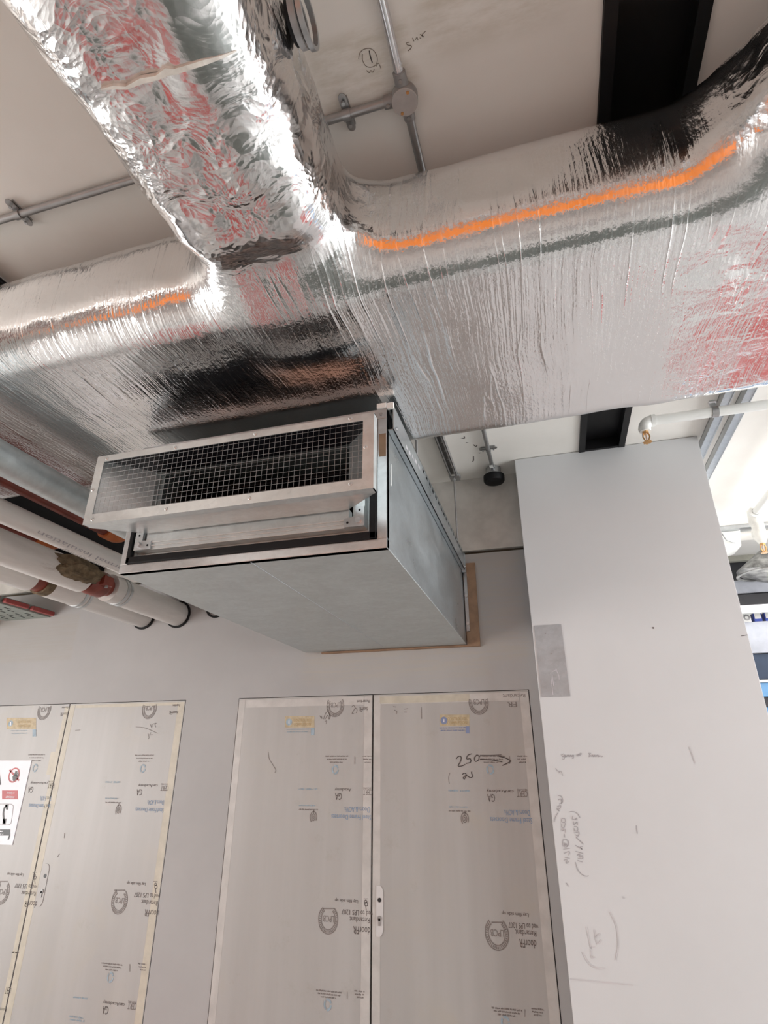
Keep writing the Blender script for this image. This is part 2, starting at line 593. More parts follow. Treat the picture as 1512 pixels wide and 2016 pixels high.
def glyphs(txt):
    """text as flat polygons: (verts 2D with height 1, faces, width)"""
    if txt in _tc:
        return _tc[txt]
    cu = bpy.data.curves.new('t', 'FONT')
    cu.body = txt
    cu.size = 1.0
    cu.resolution_u = 2
    ob = bpy.data.objects.new('t', cu)
    COL.objects.link(ob)
    dg = bpy.context.evaluated_depsgraph_get()
    dg.update()
    me = bpy.data.meshes.new_from_object(ob.evaluated_get(dg))
    vs = [(v.co.x, v.co.y) for v in me.vertices]
    fs = [tuple(p.vertices) for p in me.polygons]
    bpy.data.objects.remove(ob)
    bpy.data.curves.remove(cu)
    bpy.data.meshes.remove(me)
    xs = [p[0] for p in vs] or [0, 1]
    ys = [p[1] for p in vs] or [0, 1]
    x0, x1, y0, y1 = min(xs), max(xs), min(ys), max(ys)
    vs = [((p[0] - x0) / (x1 - x0), (p[1] - y0) / (y1 - y0)) for p in vs]
    _tc[txt] = (vs, fs)
    return _tc[txt]


class Print:
    """marks lying on the plane y = Y, laid out in wall metres"""
    def __init__(s, Y):
        s.Y, s.mb = Y, MB()

    def at(s, x, y):
        p = atY(x, y, s.Y)
        return p[0], p[2]

    def text(s, t, x, y, wpx, hpx, flip=True, ang=0.0):
        """text centred on the point seen at (x, y)"""
        cx, cz = s.at(x, y)
        k = 0.0029 if s.Y > 3.1 else 0.0027
        wm, hm = wpx * k, hpx * k * 1.08
        vs, fs = glyphs(t)
        a = ang + (PI if flip else 0)
        ca, sa = math.cos(a), math.sin(a)
        out = []
        for (u, v) in vs:
            uu, vv = (u - 0.5) * wm, (v - 0.5) * hm
            out.append((cx + uu * ca - vv * sa, s.Y, cz + uu * sa + vv * ca))
        s.mb.add(out, fs)
        return s

    def rows(s, n, x, y, wpx, hpx, flip=True):
        """a line of print too small to read: letter-like ticks in word groups"""
        cx, cz = s.at(x, y)
        wm, hm = wpx * 0.0029, hpx * 0.0029
        rnd = random.Random(n * 31 + int(x * 7 + y))
        gap = rnd.randint(3, 7)
        for i in range(n):
            if gap == 0:
                gap = rnd.randint(3, 8)
                continue
            gap -= 1
            u0 = cx - wm / 2 + wm * i / n
            u1 = u0 + wm / n * rnd.uniform(0.55, 0.9)
            h0, h1 = rnd.choice((0.5, 0.5, 0.8)) * hm * 0.5, rnd.choice((0.5, 0.9)) * hm * 0.6
            s.mb.add([(u0, s.Y, cz - h0), (u1, s.Y, cz - h0), (u1, s.Y, cz + h1), (u0, s.Y, cz + h1)], [(0, 1, 2, 3)])
        return s

    def rect(s, x0, y0, x1, y1):
        a = [s.at(x0, y0), s.at(x1, y0), s.at(x1, y1), s.at(x0, y1)]
        s.mb.add([(p[0], s.Y, p[1]) for p in a], [(0, 1, 2, 3)])
        return s

    def ring(s, x, y, r0, r1, a0=0, a1=2 * PI, n=36, sq=1.0):
        cx, cz = s.at(x, y)
        k = 0.0029 if s.Y > 3.1 else 0.0027
        vs, fs = [], []
        for i in range(n + 1):
            a = a0 + (a1 - a0) * i / n
            for r in (r0, r1):
                vs.append((cx + r * k * math.cos(a), s.Y, cz + r * k * math.sin(a) * sq))
        for i in range(n):
            fs.append((2 * i, 2 * i + 1, 2 * i + 3, 2 * i + 2))
        s.mb.add(vs, fs)
        return s

    def poly(s, pts):
        a = [s.at(*p) for p in pts]
        s.mb.add([(p[0], s.Y, p[1]) for p in a], [tuple(range(len(a)))])
        return s

    def stroke(s, pts, wd=0.003):
        P = [Vector((*s.at(*p), 0)) for p in pts]
        ribbon(s.mb, P, wd, lambda q: (q.x, s.Y, q.y))
        return s

    def build(s, name, mat, parent):
        return s.mb.build(name, mat, parent)


def ribbon(mb, P, wd, f):
    if len(P) > 2:                                   # smooth the pen line
        Q = []
        for i in range(len(P) - 1):
            p0, p1, p2, p3 = P[max(i - 1, 0)], P[i], P[i + 1], P[min(i + 2, len(P) - 1)]
            for t in (0, 0.25, 0.5, 0.75):
                Q.append(0.5 * ((2 * p1) + (p2 - p0) * t + (2 * p0 - 5 * p1 + 4 * p2 - p3) * t * t + (3 * p1 - p0 - 3 * p2 + p3) * t ** 3))
        Q.append(P[-1])
        P = Q
    L, R_ = [], []
    for i, p in enumerate(P):
        d = P[min(i + 1, len(P) - 1)] - P[max(i - 1, 0)]
        if d.length < 1e-9:
            d = Vector((1, 0, 0))
        d.normalize()
        nn = Vector((-d.y, d.x, 0)) * wd / 2
        L.append(p + nn)
        R_.append(p - nn)
    n = len(P)
    mb.add([f(q) for q in L] + [f(q) for q in R_], [(i, i + 1, n + i + 1, n + i) for i in range(n - 1)])


# ------------------------------------------------------------------ riser doors
LF = WY - 0.002           # face of the leaves
PR = LF - 0.0012          # printing on the film
GP = 0.004


def leaf(door, x0, x1):
    o = MB().box(x0 + GP, x1 - GP, LF, LF + 0.05, 0.01, DT - GP).build('leaf', 'film', door)
    return o


def film_edges(par, x0, x1, cream=False, topw=0.055):
    y0 = LF - 0.0007
    m = MB()
    m.box(x0 + 0.006, x0 + 0.045, y0, LF, 0.05, DT - 0.012)
    m.box(x1 - 0.050, x1 - 0.006, y0, LF, 0.05, DT - 0.012)
    m.box(x0 + 0.05, x1 - 0.055, y0, LF, DT - topw, DT - 0.012)
    m.build('film_edge', 'tape' if cream else 'filmedge', par)


def lpcb(par, x, y, top_cut=None, k=1.0, mat='inkfade'):
    p = Print(PR)
    a0, a1 = (PI * 0.5 + 0.62, PI * 2.5 - 0.62)
    if top_cut:
        a0, a1 = (PI * 0.5 + top_cut, PI * 2.5 - top_cut)
    for (r0, r1) in ((17.0 * k, 18.2 * k), (12.0 * k, 13.2 * k)):
        p.ring(x, y, r0, r1, a0, a1, sq=1.18)
    n = 30
    for i in range(n):                                # ring lettering read as a row of short strokes
        a = a0 + (a1 - a0) * (i + 0.2) / n
        p.ring(x, y, 13.8 * k, 16.4 * k, a, a + (a1 - a0) / n * random.uniform(0.35, 0.6), 2, sq=1.18)
    p.text('LPCB', x + 0.5, y - 1, 20 * k, 8.5 * k)
    if not top_cut:
        p.rect(x - 10 * k, y - 22.5 * k, x + 11 * k, y - 20.0 * k)
    p.build('certification_mark', mat, par)


def small_lines(par, x, y, mat='inkfade', ringmat='bluefade', side=True):
    p = Print(PR)
    p.rows(43, x, y - 3, 46, 2.6)
    p.rows(38, x, y + 3, 40, 2.4)
    p.rows(20, x - 1, y + 9, 26, 2.4)
    if side:
        p.rect(x + 35, y - 3, x + 36, y + 12)
        p.rows(13, x + 60, y - 3, 18, 2.4)
        p.rows(10, x + 60, y + 3, 16, 2.4)
        p.rows(5, x + 61, y + 9, 12, 2.4)
    p.build('printed_text', mat, par)
    q = Print(PR)
    for j in range(3):
        q.ring(x - 3, y + 23, 4.2, 7.0, 0.3 + j * 2.1, 0.3 + j * 2.1 + 1.75, 8, sq=1.2)
    q.build('recycling_mark', ringmat, par)


def academy(par, x, y, full=True, cert=0):
    p = Print(PR)
    p.text('carAcademy' if full else 'Academy', x + (8 if full else 0), y - 6, 46 if full else 32, 6.0)
    p.text('GA', x - 9, y + 8, 13, 11)
    p.build('printed_text', 'ink', par)
    if cert:
        q = Print(PR)
        q.text('SECURE', x + cert, y - 8, 17, 2.6)
        q.text('CERT', x + cert, y, 18, 9)
        q.build('printed_text', 'inkfade', par)


def blue_lines(par, x, y, cut=0, mat='blue'):
    p = Print(PR)
    p.text('Doors & AOVs', x + 12, y - 8, 48 - cut, 8)
    p.text('Steel Frame Doorsets', x, y + 7, 76 - cut, 7.5)
    p.build('printed_text', mat, par)


def small_marks(par, x, y):
    p = Print(PR)
    p.rows(13, x - 2, y - 52, 38, 3.4)
    p.rows(22, x - 4, y - 20, 32, 2.6)
    p.build('printed_text', 'bluefade', par)
    q = Print(PR)
    q.rows(29, x - 1, y - 12, 38, 2.6)
    # fingertip icon beside the omitted square code
    q.ring(x + 9, y + 3, 3.0, 4.2, 0, 2 * PI, 20, sq=1.5)
    q.ring(x + 9, y + 3, 5.6, 7.0, -0.6, PI + 0.9, 20, sq=1.5)
    q.ring(x + 9, y + 3, 0.8, 1.8, 0, 2 * PI, 12, sq=1.8)
    q.stroke([(x + 10, y - 11), (x + 9, y - 4)], 0.003)
    q.build('printed_symbol', 'inkfade', par)


def ochre_label(par, x, y, faded=False):
    p = Print(LF - 0.0008)
    p.rect(x - 29, y - 11, x + 29, y + 11)
    lb = p.build('printed_label', 'yellow', par)
    q = Print(PR)
    q.ring(x - 21, y + 0.5, 0.0, 6.5, 0, 2 * PI, 24)
    q.rect(x + 22, y + 12, x + 29, y + 26)
    q.rows(40, x - 4, y + 15, 48, 2.2)
    q.rows(32, x - 4, y + 20, 44, 2.2)
    q.build('printed_text', 'navy' if not faded else 'bluefade', par)
    r = Print(PR)
    r.text('CONTROL YOU', x + 6, y - 3, 38, 5, flip=False)
    r.text('COMPLETION', x + 5, y + 5, 36, 5, flip=False)
    r.build('printed_text', 'ochre', par)
    s_ = Print(PR - 0.0005)
    s_.rect(x - 22, y - 2.5, x - 20, y + 4)
    s_.build('printed_text', 'paper', par)


def fr_block(par, x, y, cut=0.0, dx=0):
    """Retardant / LPS 1207 lines beside the ring mark at (x, y)"""
    p = Print(PR)
    p.text('Lay film side up', x + 36 + dx, y - 33, 42, 6)
    p.text('ved to LPS 1207', x + 57 + dx - cut / 2, y - 9, 56 - cut, 7)
    p.text('Retardant', x + 62 + dx - cut / 2, y + 5, 36 - cut * 0.4, 7)
    p.text('doorFR', x + 66 + dx - cut / 2, y + 26, 30 - cut * 0.4, 10)
    if not cut:
        p.ring(x + 75 + dx, y - 26, 2.0, 3.4, 0, 2 * PI, 14)
        p.ring(x + 74 + dx, y - 31, 1.6, 2.8, 0, 2 * PI, 14)
        p.stroke([(x + 74 + dx, y - 22), (x + 75 + dx, y - 14)], 0.004)
        p.rect(x + 70 + dx, y - 37, x + 78 + dx, y - 36)
    p.build('printed_text', 'ink', par)


def euro_lock(par, x, y, mat='partp'):
    """white escutcheon left clear of film, round hole and key cylinder"""
    X, Y, Z = atY(x, y, LF)
    m = MB()
    poly = [(-0.013, -0.105)] + [(0.002 + 0.020 * math.cos(a), (0.070 if a > 0 else -0.070) + 0.035 * math.sin(a)) for a in np.linspace(-PI / 2, PI / 2, 13)] + [(-0.013, 0.105)]
    m.prism(poly, (X, LF, Z), (1, 0, 0), (0, 0, 1), 0.0035)
    e = m.build('escutcheon', mat, par)
    h = MB().tube([(X + 0.004, LF - 0.001, Z + 0.045), (X + 0.004, LF - 0.0055, Z + 0.045)], 0.0095, 16)
    h.build('spindle_hole', 'signblack', e)
    k = MB().tube([(X + 0.004, LF - 0.001, Z - 0.030), (X + 0.004, LF - 0.008, Z - 0.030)], 0.0105, 18)
    k.box(X - 0.001, X + 0.009, LF - 0.008, LF - 0.001, Z - 0.060, Z - 0.030)
    k.build('key_cylinder', 'cast', e)


# right-hand door
door_2 = struct(bpy.data.objects.new('door_2', None))
COL.objects.link(door_2)
xm = -0.307 * WY
dl = leaf(door_2, x_r0, xm)
dr = leaf(door_2, xm, x_r1)
film_edges(dl, x_r0, xm)
film_edges(dr, xm, x_r1)
lpcb(dl, 660, 1389, 1.0)
p = Print(PR)
p.text('Retardant', 715, 1381, 26, 5)
p.text('doorFR', 716, 1396, 18, 8)
p.build('printed_text', 'ink', dl)
p = Print(PR)
p.stroke([(629, 1409), (634, 1415), (632, 1409)], 0.003).stroke([(637, 1416), (641, 1404), (647, 1402), (650, 1412), (648, 1406)], 0.003)
p.stroke([(640, 1416), (645, 1408), (648, 1416), (650, 1408)], 0.003).stroke([(639, 1421), (643, 1419), (642, 1425)], 0.003)
p.stroke([(692, 1392), (696, 1389), (699, 1394), (696, 1399), (693, 1405), (697, 1405)], 0.003).stroke([(700, 1394), (703, 1398), (701, 1404)], 0.003)
p.stroke([(528, 1481), (530, 1494), (538, 1507), (543, 1516), (541, 1521)], 0.003)
p.build('pencil_note', 'inkfade', dl)
ochre_label(dl, 590, 1421, True)
small_lines(dl, 663, 1492)
academy(dl, 675, 1560, False, 49)
blue_lines(dl, 691, 1602)
small_marks(dl, 608, 1606)
lpcb(dl, 646, 1810)
fr_block(dl, 646, 1806)
small_lines(dl, 648, 1955)

lpcb(dr, 942, 1383, 1.25, 1.0, 'inkfade')
p = Print(PR)
p.text('Retardant', 1012, 1370, 40, 6)
p.text('FR', 1008, 1387, 16, 8)
p.build('printed_text', 'inkfade', dr)
ochre_label(dr, 895, 1418)
small_lines(dr, 968, 1492)
academy(dr, 976, 1563, True, 52)
blue_lines(dr, 1006, 1608, 6)
small_marks(dr, 906, 1609)
lpcb(dr, 978, 1838, None, 1.04)
fr_block(dr, 978, 1832, 10, 0)
small_lines(dr, 998, 1990)
euro_lock(dr, 746, 1793)
p = Print(PR - 0.0006)
p.stroke([(898, 1494), (903, 1489), (908, 1491), (906, 1500), (902, 1508), (909, 1508), (916, 1505)], 0.0042)
p.stroke([(929, 1484), (921, 1487), (919, 1494), (926, 1494), (926, 1501), (917, 1503)], 0.0042)
p.stroke([(939, 1486), (934, 1492), (936, 1499), (942, 1496), (943, 1489), (939, 1486)], 0.0042)
p.stroke([(945, 1487), (966, 1487), (987, 1486)], 0.003)
p.stroke([(945, 1495), (967, 1496), (989, 1500)], 0.0042)
p.stroke([(982, 1489), (994, 1492), (1005, 1498), (998, 1503), (989, 1507)], 0.0042)
p.stroke([(910, 1525), (914, 1522), (918, 1525), (916, 1531), (914, 1534), (912, 1531), (918, 1527), (926, 1531), (931, 1528), (928, 1522), (929, 1519)], 0.0038)
p.build('marker_note', 'marker', dr)
p = Print(PR)
p.stroke([(774, 1391), (780, 1392)], 0.003).stroke([(776, 1398), (781, 1401), (780, 1406)], 0.003).stroke([(796, 1396), (803, 1395)], 0.003)
p.stroke([(795, 1402), (801, 1402)], 0.003).stroke([(829, 1392), (830, 1415)], 0.003).stroke([(886, 1521), (883, 1532), (885, 1543)], 0.002)
p.build('pencil_note', 'inkfade', dr)
m = MB()
m.box(atY(748, 1378, WY)[0], atY(925, 1378, WY)[0], LF - 0.0010, LF - 0.0002, DT - 0.052, DT - 0.014)
m.build('film_strip', 'tape', dr)

# left-hand door
door_1 = struct(bpy.data.objects.new('door_1', None))
COL.objects.link(door_1)
xml = -0.957 * WY
el = leaf(door_1, x_l0, xml)
er = leaf(door_1, xml, x_l1)
film_edges(er, xml, x_l1, True, 0.03)
m = MB()
m.box(xml - 0.034, xml - 0.004, LF - 0.0012, LF - 0.0002, 0.05, DT - 0.02)
m.build('edge_tape', 'tape', el)
lpcb(er, 294, 1395, 1.15)
p = Print(PR)
p.text('Retardant', 347, 1389, 18, 5)
p.text('doorFR', 342, 1403, 22, 7)
p.build('printed_text', 'ink', er)
small_lines(er, 284, 1490, 'inkfade', 'bluefade', False)
academy(er, 283, 1552, True, 41)
blue_lines(er, 294, 1588, 10)
small_marks(er, 224, 1592)
lpcb(er, 235, 1774)
fr_block(er, 235, 1772, 0, -3)
small_lines(er, 220, 1901)
academy(er, 216, 1981, True, 44)
p = Print(PR)
p.rows(13, 158, 1965, 32, 3)
p.rows(22, 150, 2003, 30, 3)
p.rows(16, 152, 2009, 32, 3)
p.build('printed_text', 'bluefade', er)
p = Print(PR - 0.0006)
p.stroke([(267, 1431), (280, 1432), (293, 1436), (310, 1444)], 0.0025)
p.stroke([(296, 1426), (298, 1432), (301, 1425)], 0.0025).stroke([(302, 1425), (308, 1424), (305, 1425), (306, 1432)], 0.0025)
p.stroke([(291, 1444), (293, 1452), (291, 1455)], 0.0025).stroke([(297, 1442), (294, 1447), (300, 1446)], 0.0025)
p.stroke([(148, 1438), (158, 1437)], 0.003).stroke([(127, 1640), (126, 1650)], 0.003).stroke([(113, 1687), (117, 1681)], 0.003)
p.build('pencil_note', 'inkfade', er)
lpcb(el, 87, 1398, 1.15)
p = Print(PR)
p.text('Retardant', 128, 1393, 18, 4)
p.text('doorFR', 126, 1406, 20, 6)
p.build('printed_text', 'ink', el)
ochre_label(el, 42, 1424, True)
small_lines(el, 72, 1489, 'inkfade', 'bluefade', False)
academy(el, 69, 1547, True, 32)
blue_lines(el, 78, 1580, 18)
lpcb(el, 4, 1757)
fr_block(el, -2, 1754, 0, -4)
p = Print(PR)
p.rows(13, 30, 1875, 18, 3)
p.text('CERT', 16, 1950, 14, 10)
p.text('Doors', 6, 1988, 16, 5)
p.build('printed_text', 'inkfade', el)
euro_lock(er, 85, 1742, 'film')
m = MB()
m.box(atY(97, 1500, WY)[0], atY(113, 1500, WY)[0], LF - 0.0010, LF - 0.0001, atY(100, 1525, WY)[2], atY(100, 1480, WY)[2])
m.build('tape_piece', 'tape', el)

# safety sign taped to the left door
SY = LF - 0.004
sg = thing('safety_sign', 'white laminated site safety sign with no-entry hand symbol and black telephone, taped to left door', 'sign')
a = atY(58, 1497, SY)
b_ = atY(28, 1664, SY)
sx1 = 0.5 * (a[0] + b_[0])
m = MB().box(sx1 - 0.62, sx1, SY, LF - 0.0002, b_[2], a[2])
sheet = m.build('sheet', 'paper', sg)
S2 = SY - 0.001
p = Print(S2)
p.ring(27.5, 1526, 12.2, 15.2, 0, 2 * PI, 40)
p.poly([(17.5, 1517), (20, 1514.5), (38.5, 1535.5), (36, 1538)])
p.build('prohibition_ring', 'signred', sg)
p = Print(S2 - 0.0006)
p.poly([(25, 1536), (24.5, 1529), (27, 1526), (33, 1526.5), (34, 1529), (29, 1537.5), (26.5, 1538)])
for (x0, y0, x1, y1) in ((27.5, 1527, 31, 1518.5), (29.5, 1527, 33.5, 1518), (31, 1527, 36, 1519.5), (32.5, 1528, 37.5, 1522.5), (33, 1530.5, 37.5, 1526.5)):
    p.stroke([(x0, y0), (x1, y1)], 0.0055)
p.build('hand_symbol', 'signblack', sg)
p = Print(S2)
p.rect(4, 1556, 35, 1573.5)
p.build('red_panel', 'signred', sg)
p = Print(S2 - 0.0006)
p.text('Strictly no', 21, 1561.5, 21, 5.2, False)
p.text('admittance', 20, 1568.5, 23, 5.2, False)
p.rows(14, -6, 1642, 34, 4.0, False)
p.rows(14, -6, 1636.5, 36, 4.0, False)
p.build('lettering', 'paper', sg)
p = Print(S2)
p.stroke([(-6, 1583), (20, 1583), (24, 1585), (26, 1589), (22, 1618), (20, 1622), (15, 1624), (-10, 1624)], 0.0022)
p.build('telephone_panel', 'inkfade', sg)
p = Print(S2)
p.stroke([(14, 1585), (9, 1590), (6.5, 1600), (7, 1612), (8.5, 1621)], 0.0125)
p.poly([(10, 1584), (17, 1583.5), (15.5, 1594), (12, 1594)])
p.poly([(6, 1612), (12.5, 1612), (10.5, 1623), (4.5, 1623)])
p.build('telephone_handset', 'signblack', sg)
Print(S2).poly([(-20, 1546), (-3, 1502), (2, 1545)]).build('warning_triangle', 'signblack', sg)
p = Print(S2)
p.rect(-60, 1633, 20, 1645)
p.poly([(17.5, 1645), (20, 1645), (17.5, 1653), (14.5, 1653)])
p.build('black_panel', 'signblack', sg)
rebase(sg, (sx1 - 0.3, SY, b_[2]))

# ------------------------------------------------------------------ pencil notes on partition and soffit
p = Print(PY - 0.0015)
x0 = 1110
for pts in ([(1110, 1484), (1106, 1486), (1108, 1490), (1112, 1486), (1111, 1494), (1107, 1494)], [(1114, 1486), (1113, 1490), (1116, 1489), (1117, 1486)],
            [(1118, 1490), (1119, 1486), (1121, 1490), (1123, 1486), (1124, 1490)], [(1128, 1486), (1125, 1489), (1128, 1490), (1129, 1486), (1129, 1493), (1126, 1493)],
            [(1136, 1484), (1136, 1489), (1140, 1484), (1139, 1489)], [(1141, 1488), (1142, 1483), (1145, 1484), (1142, 1487)],
            [(1158, 1483), (1163, 1483), (1160, 1486), (1163, 1488), (1159, 1490)], [(1165, 1490), (1166, 1486), (1168, 1490), (1170, 1486), (1171, 1490)],
            [(1173, 1486), (1173, 1490), (1176, 1486), (1177, 1490)], [(1179, 1486), (1178, 1490), (1182, 1488), (1184, 1490), (1187, 1489)],
            [(1094, 1512), (1097, 1517), (1101, 1519)], [(1100, 1522), (1104, 1518), (1108, 1527)], [(1253, 1625), (1255, 1641)], [(1115, 1738), (1119, 1745)]):
    p.stroke(pts, 0.0028)
p.build('pencil_note', 'pencil', wall_right)
p = Print(PY - 0.0015)
# "(G7)", "250 - (E)" and "(18/7/2025)" written up the wall edge
for pts in ([(1098, 1566), (1105, 1568), (1108, 1576), (1105, 1582)], [(1099, 1575), (1104, 1573), (1106, 1580), (1101, 1583)], [(1097, 1588), (1104, 1586), (1102, 1592), (1098, 1590)],
            [(1096, 1592), (1101, 1597), (1098, 1592)], [(1099, 1600), (1094, 1607), (1091, 1618)],
            [(1106, 1611), (1112, 1612), (1112, 1619), (1106, 1618), (1106, 1612)], [(1106, 1622), (1106, 1629), (1110, 1630), (1112, 1625), (1113, 1620)],
            [(1106, 1631), (1107, 1636), (1112, 1632), (1113, 1639)], [(1111, 1642), (1112, 1649)],
            [(1108, 1656), (1111, 1652), (1118, 1655), (1119, 1663), (1114, 1668), (1108, 1664), (1108, 1656)], [(1111, 1659), (1112, 1665), (1114, 1660), (1117, 1666)],
            [(1109, 1672), (1122, 1670)], [(1111, 1680), (1121, 1676), (1120, 1684)], [(1112, 1688), (1122, 1690)], [(1110, 1694), (1116, 1692), (1115, 1700), (1120, 1696)],
            [(1122, 1598), (1130, 1598), (1137, 1602), (1142, 1610)], [(1128, 1606), (1127, 1612), (1132, 1614), (1135, 1610), (1136, 1615)], [(1129, 1617), (1130, 1624), (1136, 1618), (1137, 1624)],
            [(1130, 1627), (1136, 1628), (1138, 1634), (1132, 1636), (1130, 1630)], [(1131, 1640), (1140, 1638), (1138, 1646), (1133, 1643)], [(1134, 1648), (1149, 1662)],
            [(1133, 1664), (1146, 1672), (1142, 1668), (1147, 1667)], [(1133, 1676), (1148, 1680)], [(1136, 1684), (1141, 1681), (1142, 1688), (1146, 1684), (1147, 1690), (1138, 1690)], [(1137, 1694), (1147, 1697)],
            [(1133, 1697), (1137, 1711), (1145, 1721), (1154, 1725), (1159, 1724)]):
    p.stroke(pts, 0.0030)
p.build('pencil_note', 'pencil', wall_right)
p = Print(PY - 0.0015)
for pts in ([(1155, 1825), (1163, 1866), (1165, 1885), (1172, 1884)], [(1163, 1866), (1172, 1864)], [(1170, 1830), (1176, 1858), (1184, 1850)], [(1173, 1845), (1182, 1838)],
            [(1200, 1795), (1213, 1822), (1217, 1860), (1212, 1890)], [(1147, 1875), (1158, 1895), (1175, 1906), (1192, 1907)], [(1122, 1927), (1180, 1933), (1247, 1940)],
            [(1357, 1470), (1363, 1486), (1369, 1503)], [(1226, 1765), (1230, 1769)]):
    p.stroke(pts, 0.0042)
p.build('pencil_note', 'faint', wall_right)
p = Print(PY - 0.0015)
p.ring(1286, 1236, 0, 1.6)
p.stroke([(1459, 1252), (1472, 1250)], 0.003)
p.build('drill_mark', 'ink', wall_right)


def ceiling_note(strokes, name, mat, wd):
    mb = MB()
    for pts in strokes:
        P = [Vector((*atZ(x, y, CZ)[:2], 0)) for x, y in pts]
        ribbon(mb, P, wd, lambda q: (q.x, q.y, CZ - 0.001))
    return mb.build(name, mat, ceil)


ceiling_note([[(706, 116), (708, 105), (716, 97), (728, 95), (738, 102), (743, 115), (740, 127), (730, 132), (720, 129), (714, 118), (714, 106)],
              [(722, 138), (727, 143), (730, 138), (734, 142), (737, 135)], [(741, 130), (745, 124), (750, 134)],
              [(806, 83), (800, 84), (802, 88), (810, 90), (808, 96), (803, 100)], [(812, 74), (815, 81)], [(818, 78), (821, 73), (823, 79)], [(826, 74), (829, 75)], [(827, 67), (834, 72), (831, 68), (838, 61)]],
             'pencil_note', 'pencilc', 0.0016)
ceiling_note([[(727, 99), (729, 110), (733, 123)]], 'marker_note', 'marker', 0.0028)
ceiling_note([[(908, 862), (914, 863), (914, 859)], [(917, 871), (922, 872)], [(932, 875), (937, 879), (939, 876)], [(943, 892), (946, 891)], [(932, 898), (932, 907), (929, 908)]],
             'chipped_paint', 'ink', 0.006)

# ------------------------------------------------------------------ black steel beam let into the soffit
bm_ = thing('steel_beam', 'black steel beam recessed along the ceiling, running from top of frame to the white partition', 'beam')
y0, y1 = -1.2, PY + 0.01
MB().box(BX0 + 0.001, BX1 - 0.001, y0, y1, CZ + 0.055, CZ + 0.07).build('web', 'steelblack', bm_)
for s in (0, 1):
    xa = BX0 + 0.001 if s == 0 else BX1 - 0.033
    f = MB().box(xa, xa + 0.032, y0, y1, CZ - 0.012, CZ + 0.055).build('flange', 'steelblack', bm_)
MB().box(BX0 + 0.034, BX1 - 0.034, y1 - 0.03, y1 - 0.002, CZ - 0.010, CZ + 0.054).build('end_plate', 'steelblack', bm_)
rebase(bm_, (0.41, 1, CZ))


# ------------------------------------------------------------------ foil-wrapped duct: signed distance field + surface nets
def vnoise(P, scale, seed=0):
    Q = P * scale + seed * 17.3
    i = np.floor(Q).astype(np.int64)
    f = Q - i
    f = f * f * (3 - 2 * f)

    def hsh(a, b, c):
        h = (a * 374761393 + b * 668265263 + c * 2147483647 + seed * 974711) & 0xffffffff
        h = ((h ^ (h >> 13)) * 1274126177) & 0xffffffff
        return ((h ^ (h >> 16)) & 0xffff) / 65535.0
    r = 0
    for dx in (0, 1):
        for dy in (0, 1):
            for dz in (0, 1):
                wgt = (f[:, 0] if dx else 1 - f[:, 0]) * (f[:, 1] if dy else 1 - f[:, 1]) * (f[:, 2] if dz else 1 - f[:, 2])
                r = r + wgt * hsh(i[:, 0] + dx, i[:, 1] + dy, i[:, 2] + dz)
    return r - 0.5


def rbox(X, Y, Z, c, h, r):
    qx, qy, qz = np.abs(X - c[0]) - h[0] + r, np.abs(Y - c[1]) - h[1] + r, np.abs(Z - c[2]) - h[2] + r
    return np.sqrt(np.maximum(qx, 0) ** 2 + np.maximum(qy, 0) ** 2 + np.maximum(qz, 0) ** 2) + np.minimum(np.maximum(np.maximum(qx, qy), qz), 0) - r


def smin(a, b, k):
    h = np.clip(0.5 + 0.5 * (b - a) / k, 0, 1)
    return b * (1 - h) + a * h - k * h * (1 - h)


ZC, ZH = (DZ0 + DZ1) / 2, (DZ1 - DZ0) / 2
MY0, MY1 = 0.985, 1.925


def duct_sdf(X, Y, Z):
    main = rbox(X, Y, Z, (-1.0, (MY0 + MY1) / 2, ZC), (4.3, (MY1 - MY0) / 2, ZH), 0.125)
    b1 = rbox(X, Y, Z, (-0.572, -0.4, ZC), (0.205, 1.75, ZH), 0.14)
    d = smin(main, b1, 0.12)
    # thicker outer wrap of the left branch, ending in a tuck against the main run
    b1w = rbox(X, Y, Z, (-0.572, -0.6, ZC - 0.022), (0.207, 1.545, ZH), 0.13)
    d = smin(d, b1w, 0.025)
    # splayed take-off of the right-hand branch
    b2 = rbox(X, Y, Z, (1.02, -0.4, ZC), (0.36, 1.75, ZH), 0.13)
    c45 = math.sqrt(0.5)
    u_, v_ = (X - 0.83) * c45 + (Y - 0.93) * c45, -(X - 0.83) * c45 + (Y - 0.93) * c45
    b3 = rbox(u_, v_, Z, (0.0, 0.0, ZC), (0.235, 0.42, ZH), 0.13)
    d = smin(d, smin(b2, b3, 0.06), 0.05)
    return d


